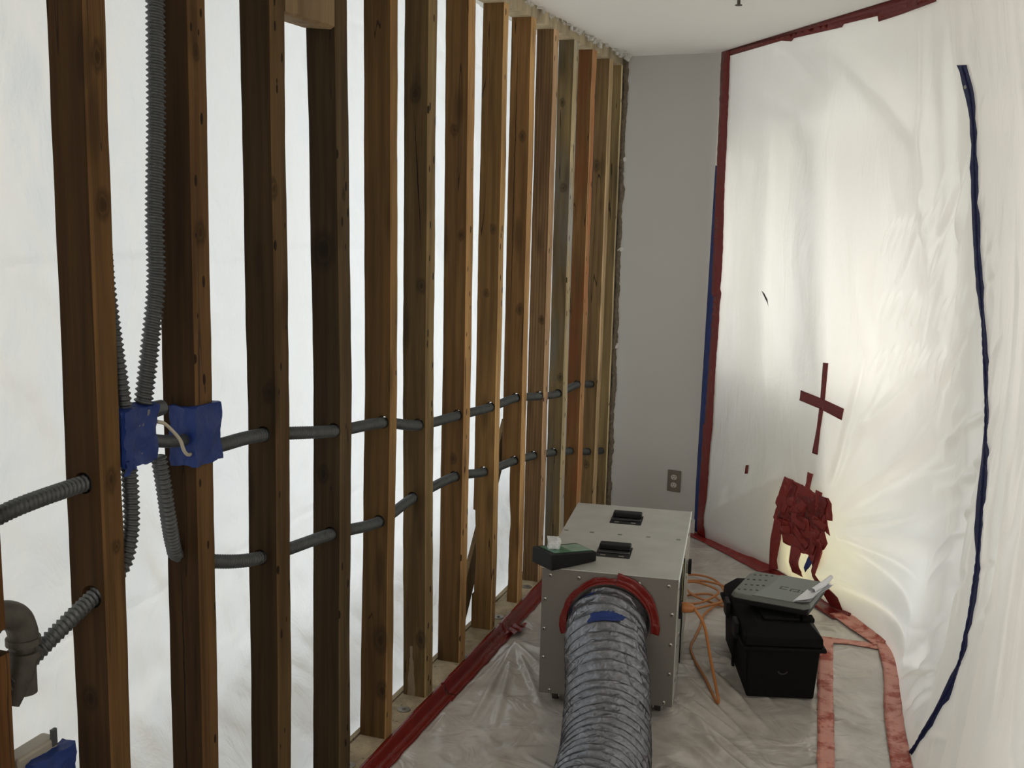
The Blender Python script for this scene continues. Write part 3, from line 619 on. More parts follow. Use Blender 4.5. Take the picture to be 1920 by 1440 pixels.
faces = np.stack([idx[:-1, :-1], idx[:-1, 1:], idx[1:, 1:], idx[1:, :-1]], -1).reshape(-1, 4)
mb = MB(); mb.v = [tuple(p) for p in P.reshape(-1, 3).tolist()]; mb.f = [tuple(f) for f in faces.tolist()]
film = mb.build('plastic_sheet', M_FILMR, smooth=True)
tag(film, 'milky plastic containment sheet taped over the window side, with a zipper door', 'plastic sheeting')

def decal(name, poly, m, label, cat, off=.003, th=.0010, step=.012, group=None, rough=0, parent=None):
    """thin piece of tape lying on the film; poly in sheet coordinates (along, up)"""
    if rough:
        q = []
        for (a, b) in zip(poly, poly[1:]+poly[:1]):
            A, B = Vector(a), Vector(b); n = max(1, int((B-A).length/.02))
            for i in range(n):
                p = A.lerp(B, i/n); q.append(tuple(p if i == 0 else p+Vector((rnd.uniform(-rough, rough), rnd.uniform(-rough, rough)))))
        poly = q
    s0, s1 = min(p[0] for p in poly), max(p[0] for p in poly); z0, z1 = min(p[1] for p in poly), max(p[1] for p in poly)
    pts = [Vector(p) for p in poly]; n0 = len(pts)
    def inside(x, y):
        c = False
        for (a, b), (d, e) in zip(poly, poly[1:]+poly[:1]):
            if (b > y) != (e > y) and x < (d-a)*(y-b)/(e-b)+a: c = not c
        return c
    x = s0
    while x < s1:
        y = z0
        while y < z1:
            if inside(x, y): pts.append(Vector((x, y)))
            y += step
        x += step
    vv, ee, ff, *_ = delaunay_2d_cdt(pts, [], [list(range(n0))], 1, 1e-5)
    S = np.array([v[0] for v in vv]); Z = np.array([v[1] for v in vv])
    o2 = off+np.array([.0018*noise.noise(Vector((v[0]*60, v[1]*60, 0))) for v in vv])
    Pp = fsurf(S, Z, o2)
    mb = MB().add(Pp.tolist(), [tuple(f) for f in ff]); o = mb.build(name, m, parent, smooth=True)
    sm = o.modifiers.new('solid', 'SOLIDIFY'); sm.thickness = th
    if label: tag(o, label, cat, group)
    return o
def ribbon(cl, widths):
    L, R_ = [], []
    for i, (s, z) in enumerate(cl):
        a, b = cl[max(i-1, 0)], cl[min(i+1, len(cl)-1)]; t = Vector((b[0]-a[0], b[1]-a[1])).normalized(); n = Vector((-t.y, t.x)); w = widths[i]
        L.append((s+n.x*w, z+n.y*w)); R_.append((s-n.x*w, z-n.y*w))
    return L+R_[::-1]
zp = [tuple(v[:2]) for v in catmull([(a, b, 0) for a, b in ZIP], .03)]
# the film turns almost edge-on here, so the zipper tape is wide along the sheet
def zw(i):
    z = zp[i][1]; w = .030*(1+.28*noise.noise(Vector((z*11, 3, 0)))+.18*noise.noise(Vector((z*27, 5, 0))))*(1.15 if z < 1.1 else .95)
    if z > 2.0: w *= 1+(z-2.0)*4
    return w*float(np.interp(z, [0, .1, .3, .5, 1.0, 1.25, 2.1], [.45, .55, .78, 1.3, 1.75, 1.4, 1.3]))
lf = [(s-zw(i), z+.012*(1 if i > len(zp)-3 else 0)) for i, (s, z) in enumerate(zp)]; rt = [(s+zw(i), z) for i, (s, z) in enumerate(zp)]
zo = thing('zipper', 'long navy adhesive zipper curving down the milky film to the floor', 'zipper', (1.55, 3.1, 0))
o = decal('zipper_tape', lf+rt[::-1], M_NAVY, None, None, off=.004, th=.0015, step=.014, parent=zo)
o.matrix_parent_inverse = Matrix.Translation((-1.55, -3.1, 0))
tp_ = fsurf(np.array([p[0] for p in zp]), np.array([p[1] for p in zp]), .0065)
path = catmull([tuple(p) for p in tp_.tolist()][::2], .01)
o = MB().tube(path, lambda i, th: .0045*(1+.2*math.sin(i*2.1)), 8).build('zipper_teeth', M_NAVY, zo, smooth=True); o.matrix_parent_inverse = Matrix.Translation((-1.55, -3.1, 0))
q = fsurf(np.array([2.085]), np.array([2.085]), .008)[0]
o = MB().cyl(tuple(q), tuple(q+np.array([-.004, -.004, 0])), .006, 10).build('zipper_pull', M_SCREW, zo); o.matrix_parent_inverse = Matrix.Translation((-1.55, -3.1, 0))
decal('tape_strip', [(1.017, 1.06), (1.06, 1.064), (1.061, 0.902), (1.056, .77), (1.062, 0.652), (1.018, 0.65), (1.026, .77), (1.026, 0.897)], M_RED, 'long upright strip of the red tape cross on the milky film', 'tape', off=.003)
decal('tape_strip', [(0.874, 0.913), (1.04, .905), (1.221, 0.895), (1.213, 0.843), (1.03, .858), (0.874, 0.866)], M_RED, 'short crosswise strip of the red tape cross on the milky film', 'tape', off=.0055)
decal('tape_strip', [(0.491, 0.472), (0.516, 0.478), (0.519, 0.435), (0.495, 0.429)], M_RED, 'tiny upright bit of red tape alone on the milky film', 'tape')
PATCH = [(0.838, 0.495), (1.005, 0.487), (1.007, 0.558), (1.052, 0.559), (1.045, 0.487), (1.089, 0.478), (1.189, 0.484), (1.222, 0.466), (1.248, 0.394), (1.206, 0.385), (1.25, 0.323), (1.198, 0.335), (1.241, 0.284), (1.221, 0.245), (1.2, 0.239), (1.198, 0.161), (1.128, 0.189), (1.06, 0.176), (1.004, 0.174), (0.895, 0.175), (0.877, 0.206), (0.812, 0.239), (0.779, 0.272), (0.798, 0.332), (0.780, .345), (0.814, 0.439)]
decal('tape_patch', PATCH, M_REDS, 'large ragged patch of many overlapping red tape pieces low on the milky film', 'tape', off=.003, rough=.003)
r3 = random.Random(5)
pi = 0
for k in range(34):      # the separate overlapping pieces of the patch
    s = r3.uniform(.86, 1.16); z = r3.uniform(.24, .45); a = r3.uniform(-.5, .5)+(1.57 if r3.random() < .35 else 0); l, w = r3.uniform(.035, .075), .024
    c, sn = math.cos(a), math.sin(a); poly = [(s+c*x-sn*y, z+sn*x*.8+c*y*.8) for x, y in ((-w, -l), (w, -l), (w, l), (-w, l))]
    decal('tape_scrap', poly, M_REDS if k % 3 else M_RED, None, None, off=.0045+.0004*(k % 7), step=.02, parent=bpy.data.objects['tape_patch'])
LG = 'red tape legs below the patch'
decal('tape_strip', [(0.796, 0.275), (0.86, 0.27), (0.877, 0.189), (0.870, 0.073), (0.900, 0.036), (0.829, 0.012), (0.789, 0.158)], M_REDS, 'red tape leg running down from the patch edge farthest from the zipper', 'tape', off=.0062, group=LG)
decal('tape_strip', [(0.965, 0.19), (1.053, 0.19), (1.109, 0.087), (1.109, 0.068), (1.020, 0.062)], M_REDS, 'wide middle red tape leg below the patch, ending above the black case', 'tape', off=.0062, group=LG)
decal('tape_strip', [(1.175, 0.27), (1.214, 0.27), (1.249, 0.14), (1.278, 0.111), (1.262, 0.085), (1.225, 0.10), (1.205, 0.16)], M_REDS, 'thin red tape leg under the patch on the zipper side', 'tape', off=.0062, group=LG)
decal('tape_strip', [(1.245, 0.112), (1.280, 0.118), (1.375, 0.069), (1.42, 0.026), (1.34, 0.010), (1.283, 0.045)], M_RED, 'dark red tape piece widening to the floor tape behind the black case', 'tape', off=.0066)
decal('tape_strip', [(1.130, 0.190), (1.182, 0.180), (1.183, 0.150), (1.155, 0.115), (1.143, .135)], M_BLUE, 'small blue tape tail hanging below the red patch', 'tape', off=.0022)
decal('smudge', [(0.488, 1.323), (.508, 1.312), (0.540, 1.287), (0.552, 1.254), (.541, 1.270), (0.520, 1.290)], M_IRON, 'thin grey scuff high on the film near the end wall', 'scuff mark', off=.0012, th=.0003)
# corner tapes
decal('corner_tape', [(.002, .02), (.002, 1.0), (.004, 1.9), (.050, 1.9), (.075, 1.25), (.075, .02)][::-1], M_BLUE, 'blue tape in the corner beside the red tape along the end wall', 'tape', off=.002, step=.03)
decal('corner_tape', [(.055, .0), (.050, .6), (.066, .605), (.064, 1.25), (.040, 1.27), (.030, 1.6), (.018, 2.0), (.004, ZC-.002), (.085, ZC-.002), (.105, 1.9), (.118, 1.3), (.132, 1.28), (.150, .7), (.155, .0)][::-1], M_RED, 'long upright red tape in the corner between end wall and milky film', 'tape', off=.0045, step=.03, rough=.0015)
top = [(.0, ZC-.002)]; bot = []
decal('ceiling_tape', [(.02, ZC-.001), (1.75, ZC-.001), (1.75, ZC-.050), (1.40, ZC-.048), (1.22, ZC-.052), (1.21, ZC-.030), (.98, ZC-.028), (.97, ZC-.038), (.62, ZC-.030), (.60, ZC-.040), (.52, ZC-.026), (.05, ZC-.030)][::-1], M_RED, 'red tape along the ceiling edge of the milky film', 'tape', off=.004, step=.02)
def floor_ribbon(name, pts, w0, w1, m, label, z=.004, lip=0, rough=.003):
    """tape strip lying on the floor sheet; pts centre line"""
    C = catmull([(x, y, 0) for x, y in pts], .02); vs = []; fs = []
    n = len(C)
    for i, p in enumerate(C):
        t = (C[min(i+1, n-1)]-C[max(i-1, 0)]).normalized(); s = Vector((-t.y, t.x, 0)); k = i/(n-1)
        a = lerp(w0[0], w0[1], k)+noise.noise(Vector((p.x*25, p.y*25, 1)))*rough; b = lerp(w1[0], w1[1], k)+noise.noise(Vector((p.x*25, p.y*25, 7)))*rough
        for q, tt in ((a, 0), (a*.5, 1), (0, 2), (-b*.5, 3), (-b, 4)):
            e = p+s*q; e.z = z+floor_h(e.x, e.y)+.0015*noise.noise(Vector((e.x*50, e.y*50, 3)))
            if lip and tt == 0: e.z += lip
            vs.append(e)
    for i in range(n-1):
        for k in range(4): fs.append((i*5+k, i*5+k+1, (i+1)*5+k+1, (i+1)*5+k))
    o = MB().add(vs, fs).build(name, m, smooth=True); sm = o.modifiers.new('s', 'SOLIDIFY'); sm.thickness = .0008
    return tag(o, label, 'tape')
# ---------------------------------------------------------------- floor sheet
FST = []
r4 = random.Random(3)
def fst(x0, y0, x1, y1, w, a): FST.append((x0, y0, x1, y1, w, a))
for k in range(15):  # pleats spreading from the tape beside the machine
    a = math.radians(-92+k*9); fst(.10+math.cos(a)*.02, 3.45+math.sin(a)*.02, .10+math.cos(a)*r4.uniform(.3, .8), 3.45+math.sin(a)*r4.uniform(.3, .8), .012, r4.uniform(.004, .010))
for k in range(26):  # long diagonal folds in front of the tool box
    y = 1.9+k*.075; x = .80+r4.uniform(-.05, .10); L = r4.uniform(.25, .6); a = math.radians(r4.uniform(-62, -35))
    fst(x, y, x+math.cos(a)*L, y+math.sin(a)*L, r4.uniform(.010, .022), r4.uniform(.004, .013))
for k in range(10):  # folds between machine and tool box
    y = 3.55+k*.055; fst(.72+r4.uniform(0, .05), y, .95, y+r4.uniform(-.03, .03), .011, r4.uniform(.004, .009))
for k in range(16):
    y = 2.4+k*.1; fst(1.24, y, 1.24+r4.uniform(.1, .26), y+r4.uniform(-.12, .12), .012, r4.uniform(.003, .008))
for k in range(34):
    x = r4.uniform(.06, .7); y = r4.uniform(1.6, 3.0); a = r4.uniform(0, 3.1); L = r4.uniform(.05, .22); fst(x, y, x+math.cos(a)*L, y+math.sin(a)*L, r4.uniform(.008, .02), r4.uniform(-.003, .008))
FSA = np.array(FST)
def floor_hn(x, y):
    d = np.zeros_like(x)
    for a, b, c, e, w, m in FSA:
        vx, vy = c-a, e-b; t = np.clip(((x-a)*vx+(y-b)*vy)/(vx*vx+vy*vy), 0, 1); r = np.hypot(x-(a+t*vx), y-(b+t*vy))/w
        d += 1.4*m*np.sin(np.pi*np.clip(.15+.8*t, 0, 1))*np.exp(-r*r)
    d += .0015*np.sin(9*x+7*y+1.5*np.sin(5*y))+.0010*np.sin(21*x-13*y+2*np.sin(9*x))+.0006*np.sin(47*x+31*y)
    edge = np.clip((x-.03)/.08, 0, 1)
    return .006+np.clip(d, -.003, .018)*edge
def floor_h(x, y): return float(floor_hn(np.array([x]), np.array([y]))[0])
gx, gy = np.meshgrid(np.linspace(.012, 1.9, 380), np.linspace(.3, 5.24, 760)); gzv = floor_hn(gx, gy)
nu, nv = 380, 760; idx = np.arange(nu*nv).reshape(nv, nu)
faces = np.stack([idx[:-1, :-1], idx[:-1, 1:], idx[1:, 1:], idx[1:, :-1]], -1).reshape(-1, 4)
mb = MB(); mb.v = [tuple(p) for p in np.stack([gx, gy, gzv], -1).reshape(-1, 3).tolist()]; mb.f = [tuple(f) for f in faces.tolist()]
tag(mb.build('floor_sheet', M_FFILM, smooth=True), 'wrinkled glossy translucent sheet covering the floor of the work area', 'plastic sheeting')
# tapes on the floor
LT = [(.030+.004*math.sin(y*3), y) for y in (1.2, 1.7, 2.3, 2.9, 3.5)]
def edge_tape(pts, w, label, zt, seed):
    C = catmull([(x, y, 0) for x, y in pts], .02); vs = []; fs = []; n = len(C)
    for i, p in enumerate(C):
        j = noise.noise(Vector((p.y*9, seed, 0)))*.005; j2 = noise.noise(Vector((p.y*14, seed, 6)))*.006; br = .003*noise.noise(Vector((p.y*40, seed, 2)))
        vs += [(.006+j, p.y, SOLE_T+.003), (.019+j*.4, p.y, SOLE_T+.002+br), (.024, p.y, .024), (.034+j, p.y, .012+br), (.040+w*.5+j2*.5, p.y, .0115+br), (.040+w+j2, p.y, .009)]
    for i in range(n-1):
        for k in range(5): fs.append((i*6+k, i*6+k+1, (i+1)*6+k+1, (i+1)*6+k))
    o = MB().add(vs, fs).build('floor_tape', M_RED, smooth=True); sm = o.modifiers.new('s', 'SOLIDIFY'); sm.thickness = .0008
    return tag(o, label, 'tape')
edge_tape([(0, .9), (0, 2.0), (0, 2.95)], .022, 'near length of glossy red tape sealing the floor sheet to the sole plate', 0, 1)
edge_tape([(0, 2.90), (0, 3.6)], .026, 'middle length of red tape on the sole plate, ending in a crumpled tail', 0, 4)
edge_tape([(0, 3.53), (0, 4.3), (0, 5.18)], .020, 'far length of red tape along the sole plate beside the grey machine', 0, 8)
mb = MB()
mb.grid(lambda u, v: (.045+u*.05, 3.50+v*.10+u*.03, .016+.012*abs(math.sin(u*5+v*7))), [k/8 for k in range(9)], [k/10 for k in range(11)])
tag(mb.build('tape_tail', M_RED, smooth=True), 'crumpled loose tail of red tape where the pleats of the floor sheet gather', 'tape')
floor_ribbon('floor_tape', [(.475, 5.19), (.735, 4.925), (.935, 4.71)], (.035, .03), (.035, .050), M_REDS, 'red tape along the foot of the film from the end wall corner', lip=.03)
floor_ribbon('floor_tape', [(.93, 4.715), (1.12, 4.48), (1.20, 4.375), (1.30, 4.235)], (.03, .03), (.055, .060), M_RED, 'dark red tape along the film foot hidden partly by the black tool box', z=.006, lip=.02)
floor_ribbon('floor_tape', [(1.27, 4.28), (1.38, 4.11), (1.450, 4.00)], (.035, .015), (.045, .040), M_REDF, 'orange-red translucent tape along the film foot beyond the tool box', z=.0075, lip=.012)
floor_ribbon('floor_tape', [(1.215, 3.955), (1.34, 3.972), (1.462, 3.968)], (.030, .026), (.026, .024), M_REDF, 'short faded pink tape strip crossing behind the tool box to the film corner', z=.005)
floor_ribbon('floor_tape', [(1.236, 3.985), (1.262, 3.5), (1.297, 2.93), (1.33, 2.2), (1.36, 1.4)], (.027, .026), (.027, .026), M_REDF, 'long faded pink tape strip running over the floor sheet toward the camera', z=.0065)
floor_ribbon('floor_tape', [(1.450, 4.02), (1.482, 3.72), (1.490, 3.4), (1.515, 3.03), (1.56, 2.5)], (.030, .032), (.024, .034), M_REDF, 'blotchy red tape along the foot of the film below the zipper', z=.008, lip=.006)

# ---------------------------------------------------------------- outlet on the end wall
ot = thing('wall_outlet', 'tan duplex power outlet with ivory sockets low on the grey end wall', 'power outlet', (.375, endwall_y(.375)-.001, .272), -.139)
mb = MB().box((-.036, -.006, -.058), (.036, 0, .058)); mb.build('cover_plate', M_PLATE, ot, bevel=.002)
for zz in (.021, -.021):
    mb = MB().add([(.0165*math.cos(t)*(1 if abs(math.cos(t)) < .8 else .98), y, zz+.0145*max(-.92, min(.92, math.sin(t)))) for y in (-.0085, -.005) for t in [2*math.pi*k/24 for k in range(24)]], [tuple(range(24)), tuple(range(47, 23, -1))]+[(k, 24+k, 24+(k+1) % 24, (k+1) % 24) for k in range(24)])
    s = mb.build('socket', M_SOCK, ot)
    mb = MB().box((-.0075, -.0092, zz-.001), (-.0050, -.008, zz+.008)).box((.0048, -.0092, zz), (.0070, -.008, zz+.007)).cyl((0, -.0092, zz-.008), (0, -.008, zz-.008), .0027, 10); mb.build('slots', M_BLK, s)
MB().cyl((0, -.0075, 0), (0, -.005, 0), .003, 10).build('screw', M_SCREW, ot)
# small ceiling fixture tip at the top of the picture
sp = thing('sprinkler_head', 'small dark sprinkler tip on the white ceiling', 'sprinkler', (.775, 3.80, ZC))
MB().cyl((0, 0, -.006), (0, 0, 0), .022, 20, .03).build('escutcheon', M_CEIL, sp, smooth=True, angle=40)
MB().cyl((0, 0, -.022), (0, 0, -.006), .006, 12).cyl((0, 0, -.025), (0, 0, -.022), .013, 14).build('deflector', M_IRON, sp)

# ---------------------------------------------------------------- air scrubber machine
MX, MY, MR, MW, ML, MZ0, MZ1 = .345, 2.996, .126, .451, .82, .05, .497
ma = thing('air_scrubber', 'grey metal air scrubber box on casters with a foil duct at its front', 'air scrubber', (MX, MY, 0), MR)
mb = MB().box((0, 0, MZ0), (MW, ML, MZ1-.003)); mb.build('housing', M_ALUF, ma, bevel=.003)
MB().box((-.003, -.004, MZ1-.003), (MW+.002, ML, MZ1)).build('top_panel', M_ALU, ma, bevel=.001)
sd = MB().box((MW, .004, MZ0+.004), (MW+.0025, ML-.004, MZ1-.003)).build('side_panel', M_ALU, ma)
MB().box((MW+.002, .0, MZ1-.010), (MW+.005, ML, MZ1+.001)).build('edge_trim', M_OUT, ma)
MB().box((MW+.0025, .30, MZ0+.03), (MW+.007, .315, MZ1-.03)).build('panel_seam', M_BLK, ma)
MB().box((MW+.0025, .10, .345), (MW+.005, .24, .470)).build('control_panel', M_BLK, ma)
MB().box((MW+.0025, .255, .30), (MW+.004, .30, .455)).build('warning_sticker', M_YEL, ma)
MB().box((MW+.0025, .095, .325), (MW+.012, .155, .37)).build('power_inlet', M_BLK, ma)
for yy in (.56,):
    lt = MB().box((MW+.0025, yy-.022, .335), (MW+.010, yy+.022, .375)).build('latch', M_SCREW, ma, bevel=.002)
    MB().box((MW+.010, yy-.008, .328), (MW+.022, yy+.008, .385)).build('latch_hook', M_BLK, lt, bevel=.002)
def screw(p, ax, par=ma):
    d = Vector(ax); a = Vector(p); mb = MB(); mb.tube([a, a+d*.0018, a+d*.0035], lambda i, th: (.0078, .0072, .004)[i], 14); s = mb.build('screw', M_SCREW, par, smooth=True, angle=30)
    MB().cyl(a+d*.0032, a+d*.0040, .0026, 6).build('screw_recess', M_BLK, s)
for xx in (.028, .124, .225, .325, .422): screw((xx, 0, MZ1-.028), (0, -1, 0))
for zz in (.385, .28, .178): screw((.012, 0, zz), (0, -1, 0)); screw((MW-.014, 0, zz-.012), (0, -1, 0))
screw((.036, 0, MZ0+.012), (0, -1, 0)); screw((MW-.028, 0, MZ0+.014), (0, -1, 0))
for xx in (.012, .107, .211, .316, .425): 
    MB().box((xx-.008, .425, MZ1), (xx+.008, .434, MZ1+.002)).build('top_screw', M_SCREW, ma, bevel=.001)
for yy, zz in ((.02, .46), (.02, .26), (.02, .14), (.33, .47), (.33, .36), (.33, .22), (.33, .12), (.60, .47), (.60, .30), (.60, .16), (.78, .47), (.78, .26), (.78, .10), (.17, .24), (.17, .10)):
    screw((MW+.0025, yy, zz), (1, 0, 0))
for yy in (.225, .635):
    h = MB().box((.155-.0, yy-.065, MZ1), (.275, yy+.055, MZ1+.0025)).build('handle', M_BLK, ma, bevel=.001)
    h2 = MB().box((.160, yy+.008, MZ1+.0025), (.270, yy+.050, MZ1+.022)); h2.build('grip', M_BLK, h, bevel=.004)
    MB().box((.160, yy-.028, MZ1+.0025), (.270, yy-.006, MZ1+.007)).build('bail', simple('handle_metal', (.05, .05, .05), .3, .6), h, bevel=.002)
    MB().box((.172, yy-.058, MZ1+.0025), (.190, yy-.050, MZ1+.0045)).box((.236, yy-.058, MZ1+.0025), (.254, yy-.050, MZ1+.0045)).build('handle_plate', M_SCREW, h)
for cx, cy in ((.05, .06), (MW-.05, .06), (.05, ML-.08), (MW-.05, ML-.08)):
    k = MB().cyl((cx, cy, .045), (cx, cy, MZ0), .02, 16).box((cx-.016, cy-.02, .024), (cx-.012, cy+.02, .047)).box((cx+.012, cy-.02, .024), (cx+.016, cy+.02, .047)).build('caster', M_SCREW, ma)
    MB().cyl((cx-.010, cy, .0265), (cx+.010, cy, .0265), .0195, 20).build('wheel', M_RUB, k, smooth=True, angle=40)
# foil duct
MM = Matrix.Translation((MX, MY, 0)) @ Matrix.Rotation(MR, 4, 'Z')
dc = MM @ Vector((.232, 0, .335))
dpath = catmull([tuple(dc+Vector((0, .002, 0))), tuple(dc+Vector((.012, -.10, -.035))), (.640, 2.76, .232), (.680, 2.60, .168), (.718, 2.42, .138), (.75, 2.1, .136), (.80, 1.5, .136), (.86, .8, .136), (.90, .2, .136)], .0042)
DL = [0]
for a, b in zip(dpath, dpath[1:]): DL.append(DL[-1]+(b-a).length)
DR = .1285
def drad(i, th):
    l = DL[i]; ph = (l/.040+th/(2*math.pi)) % 1.0
    ridge = math.exp(-((min(ph, 1-ph))/.10)**2)*.0035
    sag = -.004*math.sin(ph*math.pi)
    c = .0022*noise.noise(Vector((math.cos(th)*5, math.sin(th)*5, l*26)))+.0014*noise.noise(Vector((math.cos(th)*14, math.sin(th)*14, l*60)))
    return DR+ridge+sag+c
du = thing('foil_duct', 'fat grey crinkled foil duct running from the machine toward the camera', 'air duct', tuple(dc))
mb = MB().tube(dpath, drad, 72, caps=False); loc(mb, du).build('duct_hose', M_DUCT, du, smooth=True)
def hel(i0, i1):
    pts = []
    for i in range(i0, i1):
        pass
    return pts
P_ = dpath; ref = None; hpts = []
for i in range(len(P_)-1):
    t = (P_[min(i+1, len(P_)-1)]-P_[max(i-1, 0)]).normalized()
    if ref is None: ref = Vector((0, 0, 1))
    a = (ref-t*ref.dot(t)).normalized(); ref = a; b = t.cross(a)
    n = 7
    for k in range(n):
        l = lerp(DL[i], DL[i+1], k/n); th = -2*math.pi*(l/.040); p = P_[i].lerp(P_[i+1], k/n)
        hpts.append(p+(a*math.cos(th)+b*math.sin(th))*(DR+.0030))
mb = MB().tube(hpts, .0013, 5); loc(mb, du).build('wire_helix', simple('dark_wire_rib', (.10, .103, .115), .45, .4), du, smooth=True)
# red tape ring sealing the duct: a flared, uneven collar on the front panel
def collar(name, a0, a1, rin, rout, m, label, seed, off=.004, dr=.0, flat=.3):
    mb = MB(); n = 60; vs = []; rows = 7
    for i in range(n+1):
        th = lerp(a0, a1, i/n)
        for k in range(rows):
            v = k/(rows-1); w = rout*(1+.10*noise.noise(Vector((th*1.6, seed, 0)))+.015*noise.noise(Vector((th*9, seed, 1))))
            # first on the hose, then folding up on to the panel
            if v < flat: r = rin+.004; y = -.040*(1-v/flat)-off
            else: r = rin+.004+(w-rin)*(v-flat)/(1-flat); y = -off-.002*math.sin(th*13+v*4)*(1-v)-.001
            p = MM @ Vector((.232+r*math.cos(th), y, .335+r*math.sin(th))); vs.append(p)
    fs = [(i*rows+k, i*rows+k+1, (i+1)*rows+k+1, (i+1)*rows+k) for i in range(n) for k in range(rows-1)]
    o = MB().add(vs, fs).build(name, m, smooth=True); s = o.modifiers.new('s', 'SOLIDIFY'); s.thickness = .001
    return tag(o, label, 'tape') if label else o
R_ = math.radians
collar('duct_tape_ring', R_(28), R_(168), DR+.004, .147, M_RED, 'red tape ring sealing the foil duct to the grey machine front', 2)
collar('duct_tape_strip', R_(-12), R_(82), DR+.008, .163, M_RED, 'wide glossy red tape strip folded over the machine top beside the duct', 6, off=.008)
collar('duct_tape_strip', R_(158), R_(202), DR+.006, .160, M_RED, 'short red tape strip on the machine front at the duct side facing the studs', 9, off=.006)
def duct_patch(l0, l1, t0, t1, name, label, seed):
    i0 = min(range(len(DL)), key=lambda i: abs(DL[i]-l0)); i1 = min(range(len(DL)), key=lambda i: abs(DL[i]-l1))
    ref = None; vs = []; fs = []; n = 26
    fr = []
    for i in range(len(P_)-1):
        t = (P_[min(i+1, len(P_)-1)]-P_[max(i-1, 0)]).normalized()
        if ref is None: ref = Vector((0, 0, 1))
        a = (ref-t*ref.dot(t)).normalized(); ref = a; fr.append((a, t.cross(a)))
    rows = list(range(i0, i1+1))
    for i in rows:
        a, b = fr[i]; f = (i-i0)/max(1, (i1-i0)); skew = (f-.5)*.25
        for k in range(n+1):
            g = k/n; wob = .12*noise.noise(Vector((g*4, f*3, seed)))
            th = lerp(t0, t1, g)+skew+wob*(1-2*abs(f-.5)); vs.append(P_[i]+(a*math.cos(th)+b*math.sin(th))*(drad(i, th)+.0026))
    m = n+1
    for r in range(len(rows)-1):
        for k in range(n):
            g = k/n; f = r/len(rows)
            if abs(f-.5)*2 < math.sin(math.pi*(g*.96+.02))**.45+.25*noise.noise(Vector((g*12, f*6, seed))): fs.append((r*m+k, r*m+k+1, (r+1)*m+k+1, (r+1)*m+k))
    o = MB().add(vs, fs).build(name, M_BLUE, smooth=True); return tag(o, label, 'tape')
duct_patch(.105, .150, R_(-30), R_(22), 'duct_tape_scrap', 'torn scrap of blue tape on top of the foil duct', 3)
duct_patch(.012, .034, R_(20), R_(72), 'duct_tape_scrap', 'blue tape strip under the red ring at the duct top', 8)

# ---------------------------------------------------------------- meter on the machine
me_ = thing('air_meter', 'black handheld meter with a green face perched on the machine corner', 'meter', (.388, 2.962, MZ1), math.radians(54))
def rbox(x0, x1, y0, y1, z0, z1): return MB().box((x0, y0, z0), (x1, y1, z1))
mb = MB().add([(0, 0, 0), (.190, 0, .002), (.190, .112, .002), (0, .112, 0), (0, 0, .056), (.190, 0, .036), (.190, .112, .036), (0, .112, .056)], [(0, 3, 2, 1), (4, 5, 6, 7), (0, 1, 5, 4), (1, 2, 6, 5), (2, 3, 7, 6), (3, 0, 4, 7)])
mb.build('meter_body', M_BLK, me_, bevel=.004, seg=3)
def mtop(x): return .0565-.02*x/.19
mb = MB().add([(.020, .014, mtop(.02)), (.182, .014, mtop(.182)), (.182, .098, mtop(.182)), (.020, .098, mtop(.02))], [(0, 1, 2, 3)]); o = mb.build('green_face', M_GREEN, me_); s = o.modifiers.new('s', 'SOLIDIFY'); s.thickness = .001; s.offset = 1
mb = MB().add([(.098, .018, mtop(.098)+.0012), (.178, .018, mtop(.178)+.0012), (.178, .094, mtop(.178)+.0012), (.098, .094, mtop(.098)+.0012)], [(0, 1, 2, 3)]); o = mb.build('clear_window', M_SCRN, me_); s = o.modifiers.new('s', 'SOLIDIFY'); s.thickness = .001; s.offset = 1
cl = thing('crumpled_wrapper', 'small crumpled clear plastic piece standing on the meter', 'plastic scrap', tuple(Matrix.Translation((.388, 2.962, MZ1)) @ Matrix.Rotation(R_(54), 4, 'Z') @ Vector((.052, .062, .0525))), .5)
crinkle_box(MB(), -.020, .020, -.010, .012, 0, .038, .007, 33, 7).build('crumpled_film', M_CLEAR, cl)
MB().box((-.017, -.0125, .006), (.014, -.0115, .030)).build('paper_insert', M_PAPER, cl)

# ---------------------------------------------------------------- orange cord
cm = thing('extension_cord', 'orange extension cord plugged into the machine side and coiled behind', 'extension cord', (.80, 3.2, 0))
def mpt(x, y, z): return tuple(MM @ Vector((x, y, z)))
pl = mpt(MW+.045, .145, .352)
a = mpt(MW+.010, .13, .355); 
mb = MB().tube([a, mpt(MW+.02, .13, .355), mpt(MW+.045, .125, .355), mpt(MW+.055, .122, .354)], lambda i, th: (.017, .019, .015, .008)[i], 12); loc(mb, cm).build('plug', M_ORNG, cm, smooth=True, angle=50)
cpts = [mpt(MW+.05, .124, .354), (.838, 3.17, .352), (.868, 3.175, .300), (.893, 3.19, .18), (.915, 3.22, .06), (.924, 3.215, .030), (.921, 3.222, .014), (.902, 3.265, .012), (.850, 3.40, .015), (.785, 3.55, .015), (.750, 3.66, .016), (.748, 3.78, .016), (.748, 3.90, .016), (.742, 4.02, .016), (.760, 4.12, .016), (.785, 4.20, .020), (.775, 4.33, .026), (.715, 4.45, .026), (.62, 4.50, .020), (.53, 4.44, .016), (.50, 4.28, .016), (.56, 4.12, .016), (.66, 4.05, .018), (.75, 4.12, .026), (.815, 4.22, .030), (.80, 4.34, .030), (.70, 4.40, .030), (.60, 4.38, .026), (.52, 4.28, .024), (.60, 4.14, .026), (.68, 4.10, .028), (.74, 4.17, .034), (.76, 4.28, .036), (.66, 4.36, .034), (.60, 4.33, .030), (.66, 4.22, .024), (.78, 4.16, .018), (.90, 4.14, .014), (1.0, 4.16, .014), (1.12, 4.20, .014)]
